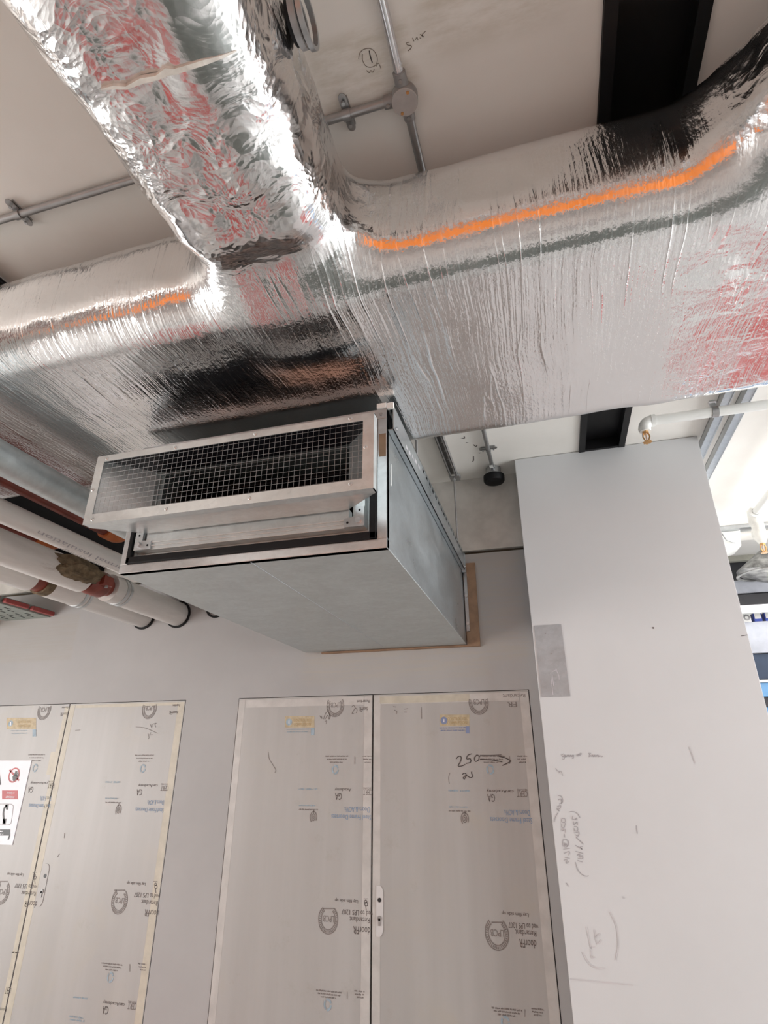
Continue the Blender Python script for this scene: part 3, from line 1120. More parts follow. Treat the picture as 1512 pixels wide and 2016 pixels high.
def surface_nets(sdf, lo, hi, st):
    nx, ny, nz = [int(round((hi[i] - lo[i]) / st)) + 1 for i in range(3)]
    xs, ys, zs_ = lo[0] + st * np.arange(nx), lo[1] + st * np.arange(ny), lo[2] + st * np.arange(nz)
    X, Y, Z = np.meshgrid(xs, ys, zs_, indexing='ij')
    D = sdf(X, Y, Z)
    ins = D < 0
    cell = np.zeros((nx - 1, ny - 1, nz - 1), int)
    acc = np.zeros((nx - 1, ny - 1, nz - 1, 3))
    cnt = np.zeros((nx - 1, ny - 1, nz - 1))
    cor = [(a, b, c) for a in (0, 1) for b in (0, 1) for c in (0, 1)]

    def sl(A, c):
        return A[c[0]:nx - 1 + c[0], c[1]:ny - 1 + c[1], c[2]:nz - 1 + c[2]]
    for a in cor:
        for k in range(3):
            if a[k] == 0:
                b = list(a)
                b[k] = 1
                da, db = sl(D, a), sl(D, b)
                cr = (da < 0) != (db < 0)
                t = np.where(cr, da / np.where(np.abs(da - db) < 1e-12, 1, da - db), 0)
                for q in range(3):
                    acc[..., q] += np.where(cr, a[q] + (t if q == k else 0), 0)
                cnt += cr
    act = cnt > 0
    idx = -np.ones(act.shape, int)
    idx[act] = np.arange(act.sum())
    ijk = np.argwhere(act)
    V = np.array(lo) + st * (ijk + acc[act] / cnt[act][:, None])
    faces = []
    for k in range(3):
        o1, o2 = [(1, 2), (2, 0), (0, 1)][k]
        d1 = np.zeros(3, int)
        d1[o1] = 1
        d2 = np.zeros(3, int)
        d2[o2] = 1
        sa_ = [slice(1, n - 1) for n in (nx, ny, nz)]
        sb = list(sa_)
        sa_[k] = slice(0, (nx, ny, nz)[k] - 1)
        sb[k] = slice(1, (nx, ny, nz)[k])
        A, B = ins[tuple(sa_)], ins[tuple(sb)]
        ch = np.argwhere(A != B)
        base = ch + np.array([1 if q != k else 0 for q in range(3)])
        fl = A[tuple(ch.T)]
        g_ = [idx[tuple((base - e).T)] for e in (d1 * 0, d1, d1 + d2, d2)]
        F_ = np.stack(g_, 1)
        F_[~fl] = F_[~fl][:, ::-1]
        faces.append(F_)
    return V, np.concatenate(faces)


ST = 0.0135
V, FC = surface_nets(duct_sdf, (-4.2, -1.6, DZ0 - 0.05), (2.6, MY1 + 0.05, DZ1 + 0.05), ST)


def grad(P, e=0.004):
    g_ = np.zeros_like(P)
    for k in range(3):
        d = np.zeros(3)
        d[k] = e
        g_[:, k] = duct_sdf(*(P + d).T) - duct_sdf(*(P - d).T)
    return g_ / np.maximum(np.linalg.norm(g_, axis=1, keepdims=True), 1e-9)


for _ in range(3):
    V = V - grad(V) * duct_sdf(*V.T)[:, None]
N = grad(V)
br = np.clip((1.02 - V[:, 1]) / 0.15, 0, 1)
d_ = vnoise(V, 3.2, 1) * 0.020 + vnoise(V, 8, 2) * 0.010
cr_ = (0.5 - np.abs(vnoise(V * np.array([1.0, 1.6, 1]), 9, 3)) * 2) * 0.010 + vnoise(V, 22, 4) * 0.007
mr_ = vnoise(V * np.array([1.0, 0.08, 0.25]), 24, 5) * 0.0022 + vnoise(V * np.array([1.0, 0.3, 0.6]), 7, 6) * 0.006
d_ = d_ * (0.40 + 0.35 * br) + cr_ * (0.10 + 0.60 * br) + mr_ * (1 - 0.7 * br)
# tucks where the branch wraps meet the main run
V = V + N * d_[:, None]
me = bpy.data.meshes.new('insulated_duct')
me.from_pydata(V.tolist(), [], FC.tolist())
me.polygons.foreach_set('use_smooth', [True] * len(me.polygons))
me.materials.append(M['foil'])
duct = bpy.data.objects.new('insulated_duct', me)
COL.objects.link(duct)
tag(duct, 'large crumpled silver foil wrapped ventilation duct with branches crossing under the ceiling', 'duct')


def on_duct(x, y, lift=0.004):
    """first point of the duct surface along a line of sight"""
    r = ray(x, y)
    r = r / np.linalg.norm(r)
    t = 0.3
    for _ in range(120):
        P = r * t + np.array([0, 0, EYE])
        d = float(duct_sdf(*P))
        if d < 0.0005:
            break
        t += d * 0.8
    n = grad(P[None, :])[0]
    return Vector(P + n * lift), Vector(n)


def duct_strip(pts, wd, name, mat, parent, lift=0.012):
    """torn strip of tape laid over the duct"""
    P = []
    for (x, y) in pts:
        P.append(on_duct(x, y, lift))
    L, R_ = [], []
    for i, (q, n) in enumerate(P):
        d = (P[min(i + 1, len(P) - 1)][0] - P[max(i - 1, 0)][0]).normalized()
        s = n.cross(d).normalized()
        ww = wd[i] / 2
        L.append(q + s * ww)
        R_.append(q - s * ww)
    n = len(P)
    mb = MB()
    top = [v for v in L + R_]
    low = [v - P[i % n][1] * 0.01 for i, v in enumerate(top)]
    mb.add(top + low, [(i, i + 1, n + i + 1, n + i) for i in range(n - 1)] + [(2 * n + i, 3 * n + i, 3 * n + i + 1, 2 * n + i + 1) for i in range(n - 1)]
           + [(i, 2 * n + i, 2 * n + i + 1, i + 1) for i in range(n - 1)] + [(n + i, n + i + 1, 3 * n + i + 1, 3 * n + i) for i in range(n - 1)])
    return mb.build(name, mat, parent, label='torn cream tape strip')


duct_strip([(200, 172), (225, 168), (250, 169), (280, 155), (310, 149), (330, 137), (345, 137), (370, 129), (400, 120), (430, 111), (462, 98)],
           [0.002, 0.006, 0.005, 0.009, 0.007, 0.012, 0.009, 0.008, 0.008, 0.005, 0.002], 'tape_strip', 'paperstrip', duct, 0.007)

# ------------------------------------------------------------------ ventilation unit
un = thing('ventilation_unit', 'galvanised sheet steel box ventilation unit hung below the foil duct', 'ventilation unit')
T = 0.004
MB().box(UX0, UX1, UY0, UY1, UZ0, UZ0 + T).build('bottom_panel', 'galv', un)
MB().box(UX1 - T, UX1, UY0, UY1, UZ0 + T, UZ1).build('side_panel', 'galv_side', un)
MB().box(UX0, UX0 + T, UY0, UY1, UZ0 + T, UZ1).build('side_panel', 'galv_side', un)
MB().box(UX0 + T, UX1 - T, UY0, UY1, UZ1 - T, UZ1).build('top_panel', 'galv', un)
MB().box(-0.900, -0.8975, UY0 + 0.01, UY1 - 0.05, UZ0 - 0.0012, UZ0 + 0.001).build('seam', 'grey_plate', un)
ix0, ix1, iz0, iz1 = -1.371, -0.469, EYE + 0.620, EYE + 1.050
fr = MB()
fy0, fy1 = UY0 - 0.002, UY0 + 0.022
fr.box(UX0, UX1, fy0, fy1, UZ0, iz0).box(UX0, UX1, fy0, fy1, iz1, UZ1)
fr.box(UX0, ix0, fy0, fy1, iz0, iz1).box(ix1, UX1, fy0, fy1, iz0, iz1)
fr.build('front_frame', 'zinc', un, bevel=0.0015)
gk = MB()
for (a, b2, c2, d2) in ((ix0, ix1, iz0, iz0 + 0.024), (ix0, ix1, iz1 - 0.050, iz1), (ix0, ix0 + 0.016, iz0, iz1), (ix1 - 0.022, ix1, iz0, iz1)):  # top strip widened to darken its reflection in the foil
    gk.box(a, b2, UY0 - 0.012, UY0 + 0.06, c2, d2)
gk.build('gasket', 'black', un, bevel=0.003)
sl_ = MB()
gx0, gx1, gz0, gz1 = ix0 + 0.017, ix1 - 0.023, iz0 + 0.025, iz1 - 0.019
sl_.box(gx0, gx1, UY0 + 0.004, UY0 + 0.20, gz0, gz0 + 0.003).box(gx0, gx1, UY0 + 0.004, UY0 + 0.20, gz1 - 0.003, gz1)
sl_.box(gx0, gx0 + 0.003, UY0 + 0.004, UY0 + 0.20, gz0, gz1).box(gx1 - 0.003, gx1, UY0 + 0.004, UY0 + 0.20, gz0, gz1)
# face plate round the spigot
px0, px1, pz0, pz1 = -1.295, -0.555, EYE + 0.715, EYE + 0.965
fyp = UY0 + 0.02
sl_.box(gx0, gx1, fyp, fyp + 0.004, gz0, pz0).box(gx0, gx1, fyp, fyp + 0.004, pz1, gz1)
sl_.box(gx0, px0, fyp, fyp + 0.004, pz0, pz1).box(px1, gx1, fyp, fyp + 0.004, pz0, pz1)
sl_.build('sleeve', 'galv', un)
for k in range(4):
    z = pz0 + 0.03 + k * 0.063
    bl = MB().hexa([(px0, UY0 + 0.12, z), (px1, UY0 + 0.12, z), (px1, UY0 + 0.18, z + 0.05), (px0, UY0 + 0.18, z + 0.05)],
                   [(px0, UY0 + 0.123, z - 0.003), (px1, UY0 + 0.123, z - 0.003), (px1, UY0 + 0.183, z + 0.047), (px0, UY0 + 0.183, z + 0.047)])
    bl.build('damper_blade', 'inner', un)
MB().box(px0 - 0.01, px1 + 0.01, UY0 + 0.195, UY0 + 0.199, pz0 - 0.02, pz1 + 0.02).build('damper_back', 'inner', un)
# orange fire sealant smear on the frame edge
MB().box(-0.462, -0.439, fy0 - 0.0012, fy0, EYE + 0.905, EYE + 0.99).build('sealant', 'board', un, label='brown sealant smear')
for (x, z) in ((-0.455, EYE + 1.066), (-1.385, EYE + 1.066)):
    MB().tube([(x, fy0 + 0.001, z), (x, fy0 - 0.004, z)], 0.006, 10).build('screw', 'cast', un)
MB().box(UX1 + 0.0002, UX1 + 0.0008, 1.60, 1.605, EYE + 0.82, EYE + 0.90).build('scratch', 'white', un)
rebase(un, ((UX0 + UX1) / 2, (UY0 + UY1) / 2, UZ0))

# intake hood with wire grille
hd = thing('intake_hood', 'wide aluminium air intake hood with wire mesh grille on the unit front', 'air intake hood')
GY = 1.372
hx0, hx1, hz0, hz1 = -1.416, -0.425, EYE + 0.703, EYE + 0.955
ry = UY0 - 0.018
rx0, rx1, rz0, rz1 = -1.300, -0.557, EYE + 0.722, EYE + 0.962
bt = 0.002


def sheet_quad(a, off, name, mat, par):
    b2 = [tuple(np.array(p_) + np.array(off)) for p_ in a]
    return MB().hexa(a, b2).build(name, mat, par)


yf = GY + 0.030
sheet_quad([(hx0, yf, hz0), (hx1, yf, hz0), (rx1, ry, rz0), (rx0, ry, rz0)], (0, 0, bt), 'bottom_sheet', 'alum', hd)
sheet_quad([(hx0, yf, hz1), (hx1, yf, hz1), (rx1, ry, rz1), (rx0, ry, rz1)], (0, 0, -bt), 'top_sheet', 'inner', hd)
sheet_quad([(hx0, yf, hz0), (hx0, yf, hz1), (rx0, ry, rz1), (rx0, ry, rz0)], (bt, 0, 0), 'side_sheet', 'alum', hd)
sheet_quad([(hx1, yf, hz0), (hx1, yf, hz1), (rx1, ry, rz1), (rx1, ry, rz0)], (-bt, 0, 0), 'side_sheet', 'alum', hd)
gx_0, gx_1, gz_0, gz_1 = hx0 + 0.031, hx1 - 0.034, hz0 + 0.034, hz1 - 0.023
fm = MB()
fm.box(hx0, hx1, GY, GY + 0.003, hz0, gz_0).box(hx0, hx1, GY, GY + 0.003, gz_1, hz1)
fm.box(hx0, gx_0, GY, GY + 0.003, gz_0, gz_1).box(gx_1, hx1, GY, GY + 0.003, gz_0, gz_1)
fm.box(hx0, hx1, GY + 0.003, yf + 0.001, hz0, hz0 + 0.003).box(hx0, hx1, GY + 0.003, yf + 0.001, hz1 - 0.003, hz1)
fm.box(hx0, hx0 + 0.003, GY + 0.003, yf + 0.001, hz0, hz1).box(hx1 - 0.003, hx1, GY + 0.003, yf + 0.001, hz0, hz1)
gf = fm.build('grille_frame', 'alum', hd)
LX = -1.20                                           # dark sheet added inside to blacken the mirrored hood, short of its left end
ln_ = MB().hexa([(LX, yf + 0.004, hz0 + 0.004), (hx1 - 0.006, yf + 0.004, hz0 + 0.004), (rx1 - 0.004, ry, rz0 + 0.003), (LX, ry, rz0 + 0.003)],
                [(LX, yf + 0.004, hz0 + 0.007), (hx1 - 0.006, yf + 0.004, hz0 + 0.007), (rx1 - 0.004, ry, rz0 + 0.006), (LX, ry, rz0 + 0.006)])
ln_.build('hood_darkener', 'inner', hd)
wm_ = MB()
sp_ = 0.0183
wy = GY + 0.006
x = gx_0 - 0.004
while x < gx_1 + 0.01:
    wm_.tube([(x, wy, gz_0 - 0.008), (x, wy, gz_1 + 0.008)], 0.00055, 5, False)
    x += sp_
z = gz_0 + 0.004
while z < gz_1 + 0.006:
    wm_.tube([(gx_0 - 0.008, wy - 0.0013, z), (gx_1 + 0.008, wy - 0.0013, z)], 0.00055, 5, False)
    z += sp_
wm_.build('wire_mesh', 'conduit', hd)
for (rx, ry_) in ((211, 903), (345, 881), (503, 854), (690, 822), (720, 881), (690, 953), (491, 981), (327, 1002), (182, 1023), (179, 965)):
    X, Y, Z = atY(rx, ry_, GY)
    X = min(max(X, hx0 + 0.010), hx1 - 0.010)
    Z = min(max(Z, hz0 + 0.010), hz1 - 0.010)
    rv = MB().tube([(X, GY + 0.001, Z), (X, GY - 0.0015, Z), (X, GY - 0.0028, Z)], [0.0065, 0.0062, 0.0035], 14)
    r_ = rv.build('rivet', 'alum', gf)
    MB().tube([(X, GY - 0.0025, Z), (X, GY - 0.0032, Z)], 0.0018, 8).build('rivet_pin', 'cast', gf)
# bolted flange behind the hood
fl0, fl1, fz0, fz1 = -1.340, -0.505, EYE + 0.662, EYE + 0.995
fy = UY0 - 0.012
fb = MB()
for (a, b2, c2, d2) in ((fl0, fl1, fz0, fz0 + 0.030), (fl0, fl1, fz1 - 0.030, fz1), (fl0, fl0 + 0.030, fz0 + 0.03, fz1 - 0.03), (fl1 - 0.030, fl1, fz0 + 0.03, fz1 - 0.03)):
    fb.box(a, b2, fy, fy + 0.030, c2, d2)
fb.box(fl0 + 0.05, fl1 - 0.05, fy - 0.004, fy, fz0 + 0.012, fz0 + 0.016)
fb.box(fl0 + 0.05, fl1 - 0.05, fy - 0.004, fy, fz0 + 0.024, fz0 + 0.030)
fb.box(rx0, rx1, fy, fy + 0.03, fz0 + 0.03, rz0 + 0.004)
flo = fb.build('flange', 'alum', hd, bevel=0.001)
MB().box(fl0 + 0.07, fl1 - 0.07, fy - 0.008, fy - 0.0005, fz1 - 0.034, fz1 + 0.002).build('flange_darkener', 'black', hd)  # black strip added so the top flange mirrors dark in the foil
for (cx_, sx_) in ((fl0, 1), (fl1, -1)):
    for (cz_, sz_) in ((fz0, 1), (fz1, -1)):
        L_ = [(0, 0), (0.066, 0), (0.066, 0.030), (0.030, 0.034), (0.030, 0.066), (0, 0.066)]
        pl = [(a * sx_, b2 * sz_) for a, b2 in L_]
        cp = MB().prism(pl, (cx_, fy - 0.001, cz_), (1, 0, 0), (0, 0, 1), 0.006)
        for (hx_, hz_) in ((0.054, 0.014), (0.014, 0.054)):
            pass
        co = cp.build('corner_plate', 'zinc', hd)
        bx, bz = cx_ + 0.018 * sx_, cz_ + 0.018 * sz_
        MB().tube([(bx, fy - 0.006, bz), (bx, fy - 0.016, bz)], 0.0105, 6).build('bolt', 'bright', co)
        for (hx_, hz_) in ((0.054, 0.015), (0.015, 0.054)):
            X, Z = cx_ + hx_ * sx_, cz_ + hz_ * sz_
            MB().tube([(X, fy - 0.0065, Z), (X, fy - 0.0078, Z)], 0.0038, 10).build('slot_hole', 'black', co)
rebase(hd, ((hx0 + hx1) / 2, GY, hz0))

# slotted support channel along the unit's top edge
sc_ = thing('slotted_channel', 'galvanised slotted channel bolted along the right top edge of the ventilation unit', 'support channel')
cx0, cx1 = UX1 + 0.002, UX1 + 0.022
cy0, cy1 = 1.560, 3.135
cz0, cz1 = EYE + 1.005, EYE + 1.104
ch = MB()
ch.box(cx1 - 0.003, cx1, cy0, cy1, cz0, cz1 - 0.026)
ch.box(cx1 - 0.003, cx1, cy0, cy1, cz1 - 0.010, cz1)
ch.box(cx0, cx1, cy0, cy1, cz1 - 0.003, cz1).box(cx0, cx1, cy0, cy1, cz0, cz0 + 0.003)
y = cy0
ch.box(cx1 - 0.003, cx1, cy0, cy0 + 0.42, cz1 - 0.026, cz1 - 0.010)
y = cy0 + 0.42
while y < cy1 - 0.12:
    ch.box(cx1 - 0.003, cx1, y, y + 0.030, cz1 - 0.026, cz1 - 0.010)
    y += 0.066
ch.box(cx1 - 0.003, cx1, y, cy1, cz1 - 0.026, cz1 - 0.010)
ch.build('channel', 'galv_side', sc_)
MB().box(cx0 + 0.001, cx0 + 0.003, cy0 + 0.42, cy1 - 0.05, cz1 - 0.030, cz1 - 0.006).build('slot_shade', 'black', sc_)  # black strip that paints the shade behind the open slots
tag(MB().box(cx0 - 0.036, cx0 - 0.002, cy0 - 0.014, cy0 + 0.03, UZ1 + 0.0005, UZ1 + 0.020).build('packer', 'white', None, bevel=0.002), 'small white packer on the top right front corner of the ventilation unit', 'packer')
MB().box(cx0, cx1 + 0.002, cy0 - 0.012, cy0 - 0.001, cz1 - 0.020, cz1 + 0.002).build('end_cap', 'white', sc_)
br_ = MB().box(cx0 + 0.001, cx1 + 0.004, cy1 - 0.006, cy1 + 0.004, cz0 - 0.014, cz1)
br_.build('end_bracket', 'galv_side', sc_)
for yy in (1.585, 2.25, 2.80, 3.115):
    MB().tube([(cx1 - 0.001, yy, cz0 + 0.016), (cx1 + 0.007, yy, cz0 + 0.016)], 0.007, 6).build('bolt', 'bright', sc_)
pc = MB()
for k, (x, y) in enumerate([(800, 882), (806, 893), (812, 901), (818, 910), (824, 919)]):
    r = ray(x, y)
    P0 = r * ((cx1 + 0.0015) / r[0])
    Y, Z = P0[1], min(max(P0[2] + EYE, cz0 + 0.006), cz1 - 0.03)
    pc.box(cx1 + 0.0002, cx1 + 0.0009, Y, Y + 0.020, Z, Z + 0.014 + 0.004 * (k % 2))
    pc.box(cx1 + 0.0002, cx1 + 0.0009, Y + 0.026, Y + 0.030, Z - 0.004, Z + 0.012)
pc.build('chalk_marks', 'pencil', sc_)
rebase(sc_, ((cx0 + cx1) / 2, cy0, cz0))

# brown packing board where the unit meets the wall
pb = MB()
bx0, bx1, bz0, bz1 = -1.300, -0.362, EYE + 0.578, EYE + 1.060
pb.box(bx0, bx1, WY - 0.018, WY - 0.0005, bz0, UZ0 - 0.001)
pb.box(UX1 + 0.003, bx1, WY - 0.018, WY - 0.0005, UZ0 - 0.001, bz1)
board = tag(pb.build('packing_board', 'board'), 'brown board collar framing the ventilation unit where it enters the wall', 'board')
fx = thing('fixing_bracket', 'small zinc fixing bracket beside the unit on the brown board', 'bracket')
MB().box(UX1 + 0.006, UX1 + 0.024, WY - 0.032, WY - 0.0185, EYE + 0.66, EYE + 1.04).build('angle', 'galv_side', fx)
for z in (0.70, 0.86, 1.0):
    MB().tube([(UX1 + 0.016, WY - 0.032, EYE + z), (UX1 + 0.016, WY - 0.044, EYE + z)], 0.009, 6).build('bolt', 'zinc', fx)
rebase(fx, (UX1 + 0.015, WY - 0.02, EYE + 0.66))

# ceiling channel and threaded rods
cc = thing('ceiling_channel', 'short perforated steel channel on the ceiling above the threaded rod', 'support channel')
kx, ky0, ky1 = -0.440, 2.05, 3.10
k0, k1 = CZ - 0.042, CZ - 0.0005
m = MB()
m.box(kx - 0.0215, kx - 0.0185, ky0, ky1, k0, k1).box(kx + 0.0185, kx + 0.0215, ky0, ky1, k0, k1)
m.box(kx - 0.0215, kx - 0.011, ky0, ky1, k0, k0 + 0.003).box(kx + 0.011, kx + 0.0215, ky0, ky1, k0, k0 + 0.003)
m.box(kx - 0.0185, kx + 0.0185, ky0, ky1, k1 - 0.003, k1)
m.build('channel', 'cast', cc)
y = ky0 + 0.05
while y < ky1 - 0.04:
    MB().tube([(kx, y, k1 - 0.0032), (kx, y, k1 - 0.006)], 0.0085, 14).build('slot_hole', 'white', cc)
    y += 0.10
MB().box(kx - 0.024, kx + 0.034, ky1 - 0.05, ky1 + 0.012, k0 - 0.005, k0).build('square_washer', 'conduit', cc)
MB().box(kx + 0.022, kx + 0.040, ky1 - 0.035, ky1 - 0.005, k0 + 0.0, k0 + 0.018).build('channel_nut', 'zinc', cc)
rebase(cc, (kx, ky0, k0))


def rod(x, y, z0, z1, label):
    t = thing('threaded_rod', label, 'threaded rod')
    m_ = MB().tube([(x, y, z0), (x, y, z1)], 0.0048, 10)
    nt_ = int((z1 - z0) / 0.006)
    for i in range(nt_):
        m_.tube([(x, y, z0 + i * 0.006 + 0.001), (x, y, z0 + i * 0.006 + 0.003)], 0.0056, 8, True)
    m_.build('rod', 'cast', t)
    for z in (z0 + 0.004, z1 - 0.020):
        MB().tube([(x, y, z), (x, y, z + 0.011)], 0.011, 6).build('nut', 'zinc', t)
    return rebase(t, (x, y, z0))


rod(kx + 0.002, 3.065, cz1 + 0.001, k0 - 0.006, 'thin threaded rod hanging from ceiling channel to the far end of the unit')
rod(kx + 0.002, 2.02, cz1 + 0.001, CZ - 0.0005, 'dark threaded rod behind the duct edge, dropping to the unit channel')


# ------------------------------------------------------------------ conduits on the soffit
def saddle(x, y, z, axis, r, label, group=None):
    """spacer-bar saddle: two ears and a half strap round the conduit"""
    t = thing('pipe_saddle', label, 'pipe clip', group)
    m_ = MB()
    ax = Vector((1, 0, 0)) if axis == 'x' else Vector((0, 1, 0))
    sd = Vector((0, 1, 0)) if axis == 'x' else Vector((1, 0, 0))
    c = Vector((x, y, z))
    n = 14
    vs, fs = [], []
    for i in range(n + 1):
        a = PI + PI * i / n
        for (rad, off) in ((r + 0.0008, -0.011), (r + 0.0035, -0.011), (r + 0.0035, 0.011), (r + 0.0008, 0.011)):
            vs.append(c + ax * off + sd * (rad * math.cos(a)) + Vector((0, 0, rad * math.sin(a))))
    for i in range(n):
        for j in range(4):
            j2 = (j + 1) % 4
            fs.append((4 * i + j, 4 * i + j2, 4 * i + 4 + j2, 4 * i + 4 + j))
    m_.add(vs, fs)
    m_.build('strap', 'conduit', t, True)
    for s in (-1, 1):
        e = c + sd * s * (r + 0.018)
        poly = [(-0.011, -0.018), (0.011, -0.018)] + [(0.011 * math.cos(a), 0.008 + 0.012 * math.sin(a)) for a in np.linspace(0, PI, 9)]
        MB().prism(poly, e + Vector((0, 0, min(0.006, CZ - z - 0.006))), ax, sd * s, 0.004 * (1 if axis == 'x' else -1) * s).build('ear', 'conduit', t)
        MB().tube([e, e + Vector((0, 0, -0.006))], 0.005, 8).build('screw', 'zinc', t)
    m2 = MB()
    a = c - ax * 0.012 - sd * (r + 0.026)
    b2 = c + ax * 0.012 + sd * (r + 0.026)
    m2.box(min(a.x, b2.x), max(a.x, b2.x), min(a.y, b2.y), max(a.y, b2.y), z + r + 0.0005, max(CZ - 0.0005, z + r + 0.0035))
    m2.build('spacer_bar', 'conduit', t)
    return rebase(t, (x, y, CZ))


CR = 0.0118
CDZ = CZ - CR - 0.007
JX, JY = atZ(797, 196, CZ - 0.03)[:2]
jb = thing('junction_box', 'round cast conduit box with grey screwed lid on the ceiling', 'junction box')
m = MB()
m.tube([(JX, JY, CZ - 0.0005), (JX, JY, CZ - 0.012), (JX, JY, CZ - 0.036), (JX, JY, CZ - 0.041)], [0.030, 0.0345, 0.0345, 0.0325], 40)
m.tube([(JX, JY - 0.025, CDZ), (JX, JY - 0.062, CDZ)], [0.0175, 0.0165], 20)
m.tube([(JX, JY + 0.025, CDZ), (JX, JY + 0.058, CDZ)], [0.0165, 0.0155], 20)
m.tube([(JX - 0.025, JY, CDZ), (JX - 0.056, JY, CDZ)], [0.0175, 0.0160], 20)
m.build('box', 'cast', jb, True)
lid = MB().tube([(JX, JY, CZ - 0.041), (JX, JY, CZ - 0.0445)], [0.0345, 0.0335], 40).build('lid', 'lid', jb, True)
for s in (-1, 1):
    MB().tube([(JX + s * 0.013, JY - s * 0.023, CZ - 0.0444), (JX + s * 0.013, JY - s * 0.023, CZ - 0.047)], 0.004, 10).build('screw', 'brass', lid)
for (dx, dy) in ((0, -0.048), (0, 0.046), (-0.046, 0)):
    MB().tube([(JX + dx, JY + dy, CDZ - 0.0155), (JX + dx, JY + dy, CDZ - 0.0185)], 0.005, 10).build('grub_screw', 'conduit', jb)
rebase(jb, (JX, JY, CZ))
tag(MB().tube([(JX, -1.5, CDZ), (JX, JY - 0.058, CDZ)], CR, 20).build('conduit', 'bright', None, True), 'bright shiny steel conduit leading up from the round junction box', 'conduit', 'steel conduits on the ceiling')
tag(MB().tube([(JX, JY + 0.053, CDZ), (JX, 3.04, CDZ)], CR, 20).build('conduit', 'conduit', None, True), 'dull grey conduit running from junction box behind the foil duct to the black round cap', 'conduit', 'steel conduits on the ceiling')
tag(MB().tube([(JX - 0.050, JY, CDZ), (-3.6, JY, CDZ)], CR, 20).build('conduit', 'conduit', None, True), 'grey conduit running left from junction box and behind the foil branch', 'conduit', 'steel conduits on the ceiling')
saddle(atZ(682, 222, CDZ)[0], JY, CDZ, 'x', CR, 'grey pipe clip left of the junction box beside the foil branch', 'conduit clips')
saddle(atZ(52, 438, CDZ)[0], JY, CDZ, 'x', CR, 'grey pipe clip on the conduit at the far left edge', 'conduit clips')
cxl = atZ(8, 562, CDZ)[0]
tag(MB().tube([(cxl, JY + 0.03, CDZ - 0.002), (cxl, 3.1, CDZ - 0.002)], 0.016, 18).build('conduit', 'steelblack', None, True), 'short bit of dark conduit at left edge above the foil duct', 'conduit', 'steel conduits on the ceiling')
saddle(JX, atZ(965, 885, CDZ)[1], CDZ, 'y', CR, 'zinc pipe clip on the conduit near the black round cap', 'conduit clips')
# black round cap on its back box
cap = thing('detector_base', 'black round cap hanging under a grey conduit box beside the white partition', 'detector')
KX, KY = JX, 3.100
MB().tube([(KX, KY, CZ - 0.0005), (KX, KY, CZ - 0.045)], [0.044, 0.044], 30).build('back_box', 'conduit', cap, True)
MB().tube([(KX, KY, CZ - 0.0452), (KX, KY, CZ - 0.052), (KX, KY, CZ - 0.082), (KX, KY, CZ - 0.092), (KX, KY, CZ - 0.096)], [0.052, 0.062, 0.062, 0.056, 0.040], 36).build('cap', 'black', cap, True)
MB().tube([(KX, KY - 0.046, CDZ), (KX, KY - 0.070, CDZ)], 0.016, 18).build('coupling', 'zinc', cap, True)
MB().box(KX - 0.014, KX + 0.006, KY - 0.105, KY - 0.075, CDZ - 0.0145, CDZ - 0.0125).build('label', 'white', cap)
rebase(cap, (KX, KY, CZ))

# ring hanger on the left branch
hg = thing('duct_hanger', 'steel ring hanger and bolt clamped on the foil branch at the top edge', 'hanger')
P0, n0 = on_duct(566, 52, 0)
hx, hy, hz = P0.x + 0.024, P0.y, P0.z
m = MB()
m.ring((hx - 0.006, hy, hz + 0.005), (1, 0, 0.0), 0.040, 0.047, 0.012, 36)
m.build('inner_ring', 'cast', hg, True)
m = MB().ring((hx + 0.012, hy, hz + 0.005), (1, 0, 0), 0.045, 0.053, 0.010, 36)
m.build('outer_ring', 'conduit', hg, True)
MB().tube([(hx - 0.015, hy, hz + 0.005), (hx + 0.004, hy, hz + 0.005)], 0.039, 28).build('plug', 'black', hg, True)
MB().tube([(hx + 0.010, hy - 0.042, hz + 0.052), (hx + 0.052, hy - 0.042, hz + 0.052)], 0.005, 10).build('bolt', 'zinc', hg)
MB().tube([(hx + 0.024, hy - 0.042, hz + 0.052), (hx + 0.032, hy - 0.042, hz + 0.052)], 0.012, 6).build('nut', 'zinc', hg)
MB().box(hx + 0.012, hx + 0.018, hy - 0.058, hy - 0.028, hz + 0.030, CZ - 0.001).build('hanger_strap', 'conduit', hg)
rebase(hg, (hx, hy, hz))

# ------------------------------------------------------------------ sprinkler pipe on the right
sp = thing('sprinkler_pipe', 'white sprinkler pipe with drop elbow and brass head beside the black beam', 'sprinkler pipe')
SZ = CZ - 0.105
e0 = atZ(1266, 832, SZ)
e1 = atZ(1420, 808, SZ)
SYp = 0.5 * (e0[1] + e1[1])
ex = e0[0]
SR = 0.0235
MB().tube([(ex + 0.035, SYp, SZ), (4.5, SYp, SZ)], SR, 24).build('pipe', 'white', sp, True)
arc = [(ex + 0.040 - 0.040 * math.sin(a), SYp, SZ - 0.040 + 0.040 * math.cos(a)) for a in np.linspace(0, PI / 2, 10)]
m = MB().tube(arc + [(ex, SYp, SZ - 0.052)], [0.028] * 10 + [0.027], 24)
m.tube([(ex + 0.034, SYp, SZ), (ex + 0.052, SYp, SZ)], 0.031, 24)
m.tube([(ex, SYp, SZ - 0.036), (ex, SYp, SZ - 0.056)], [0.029, 0.026], 24)
m.build('elbow', 'white', sp, True)


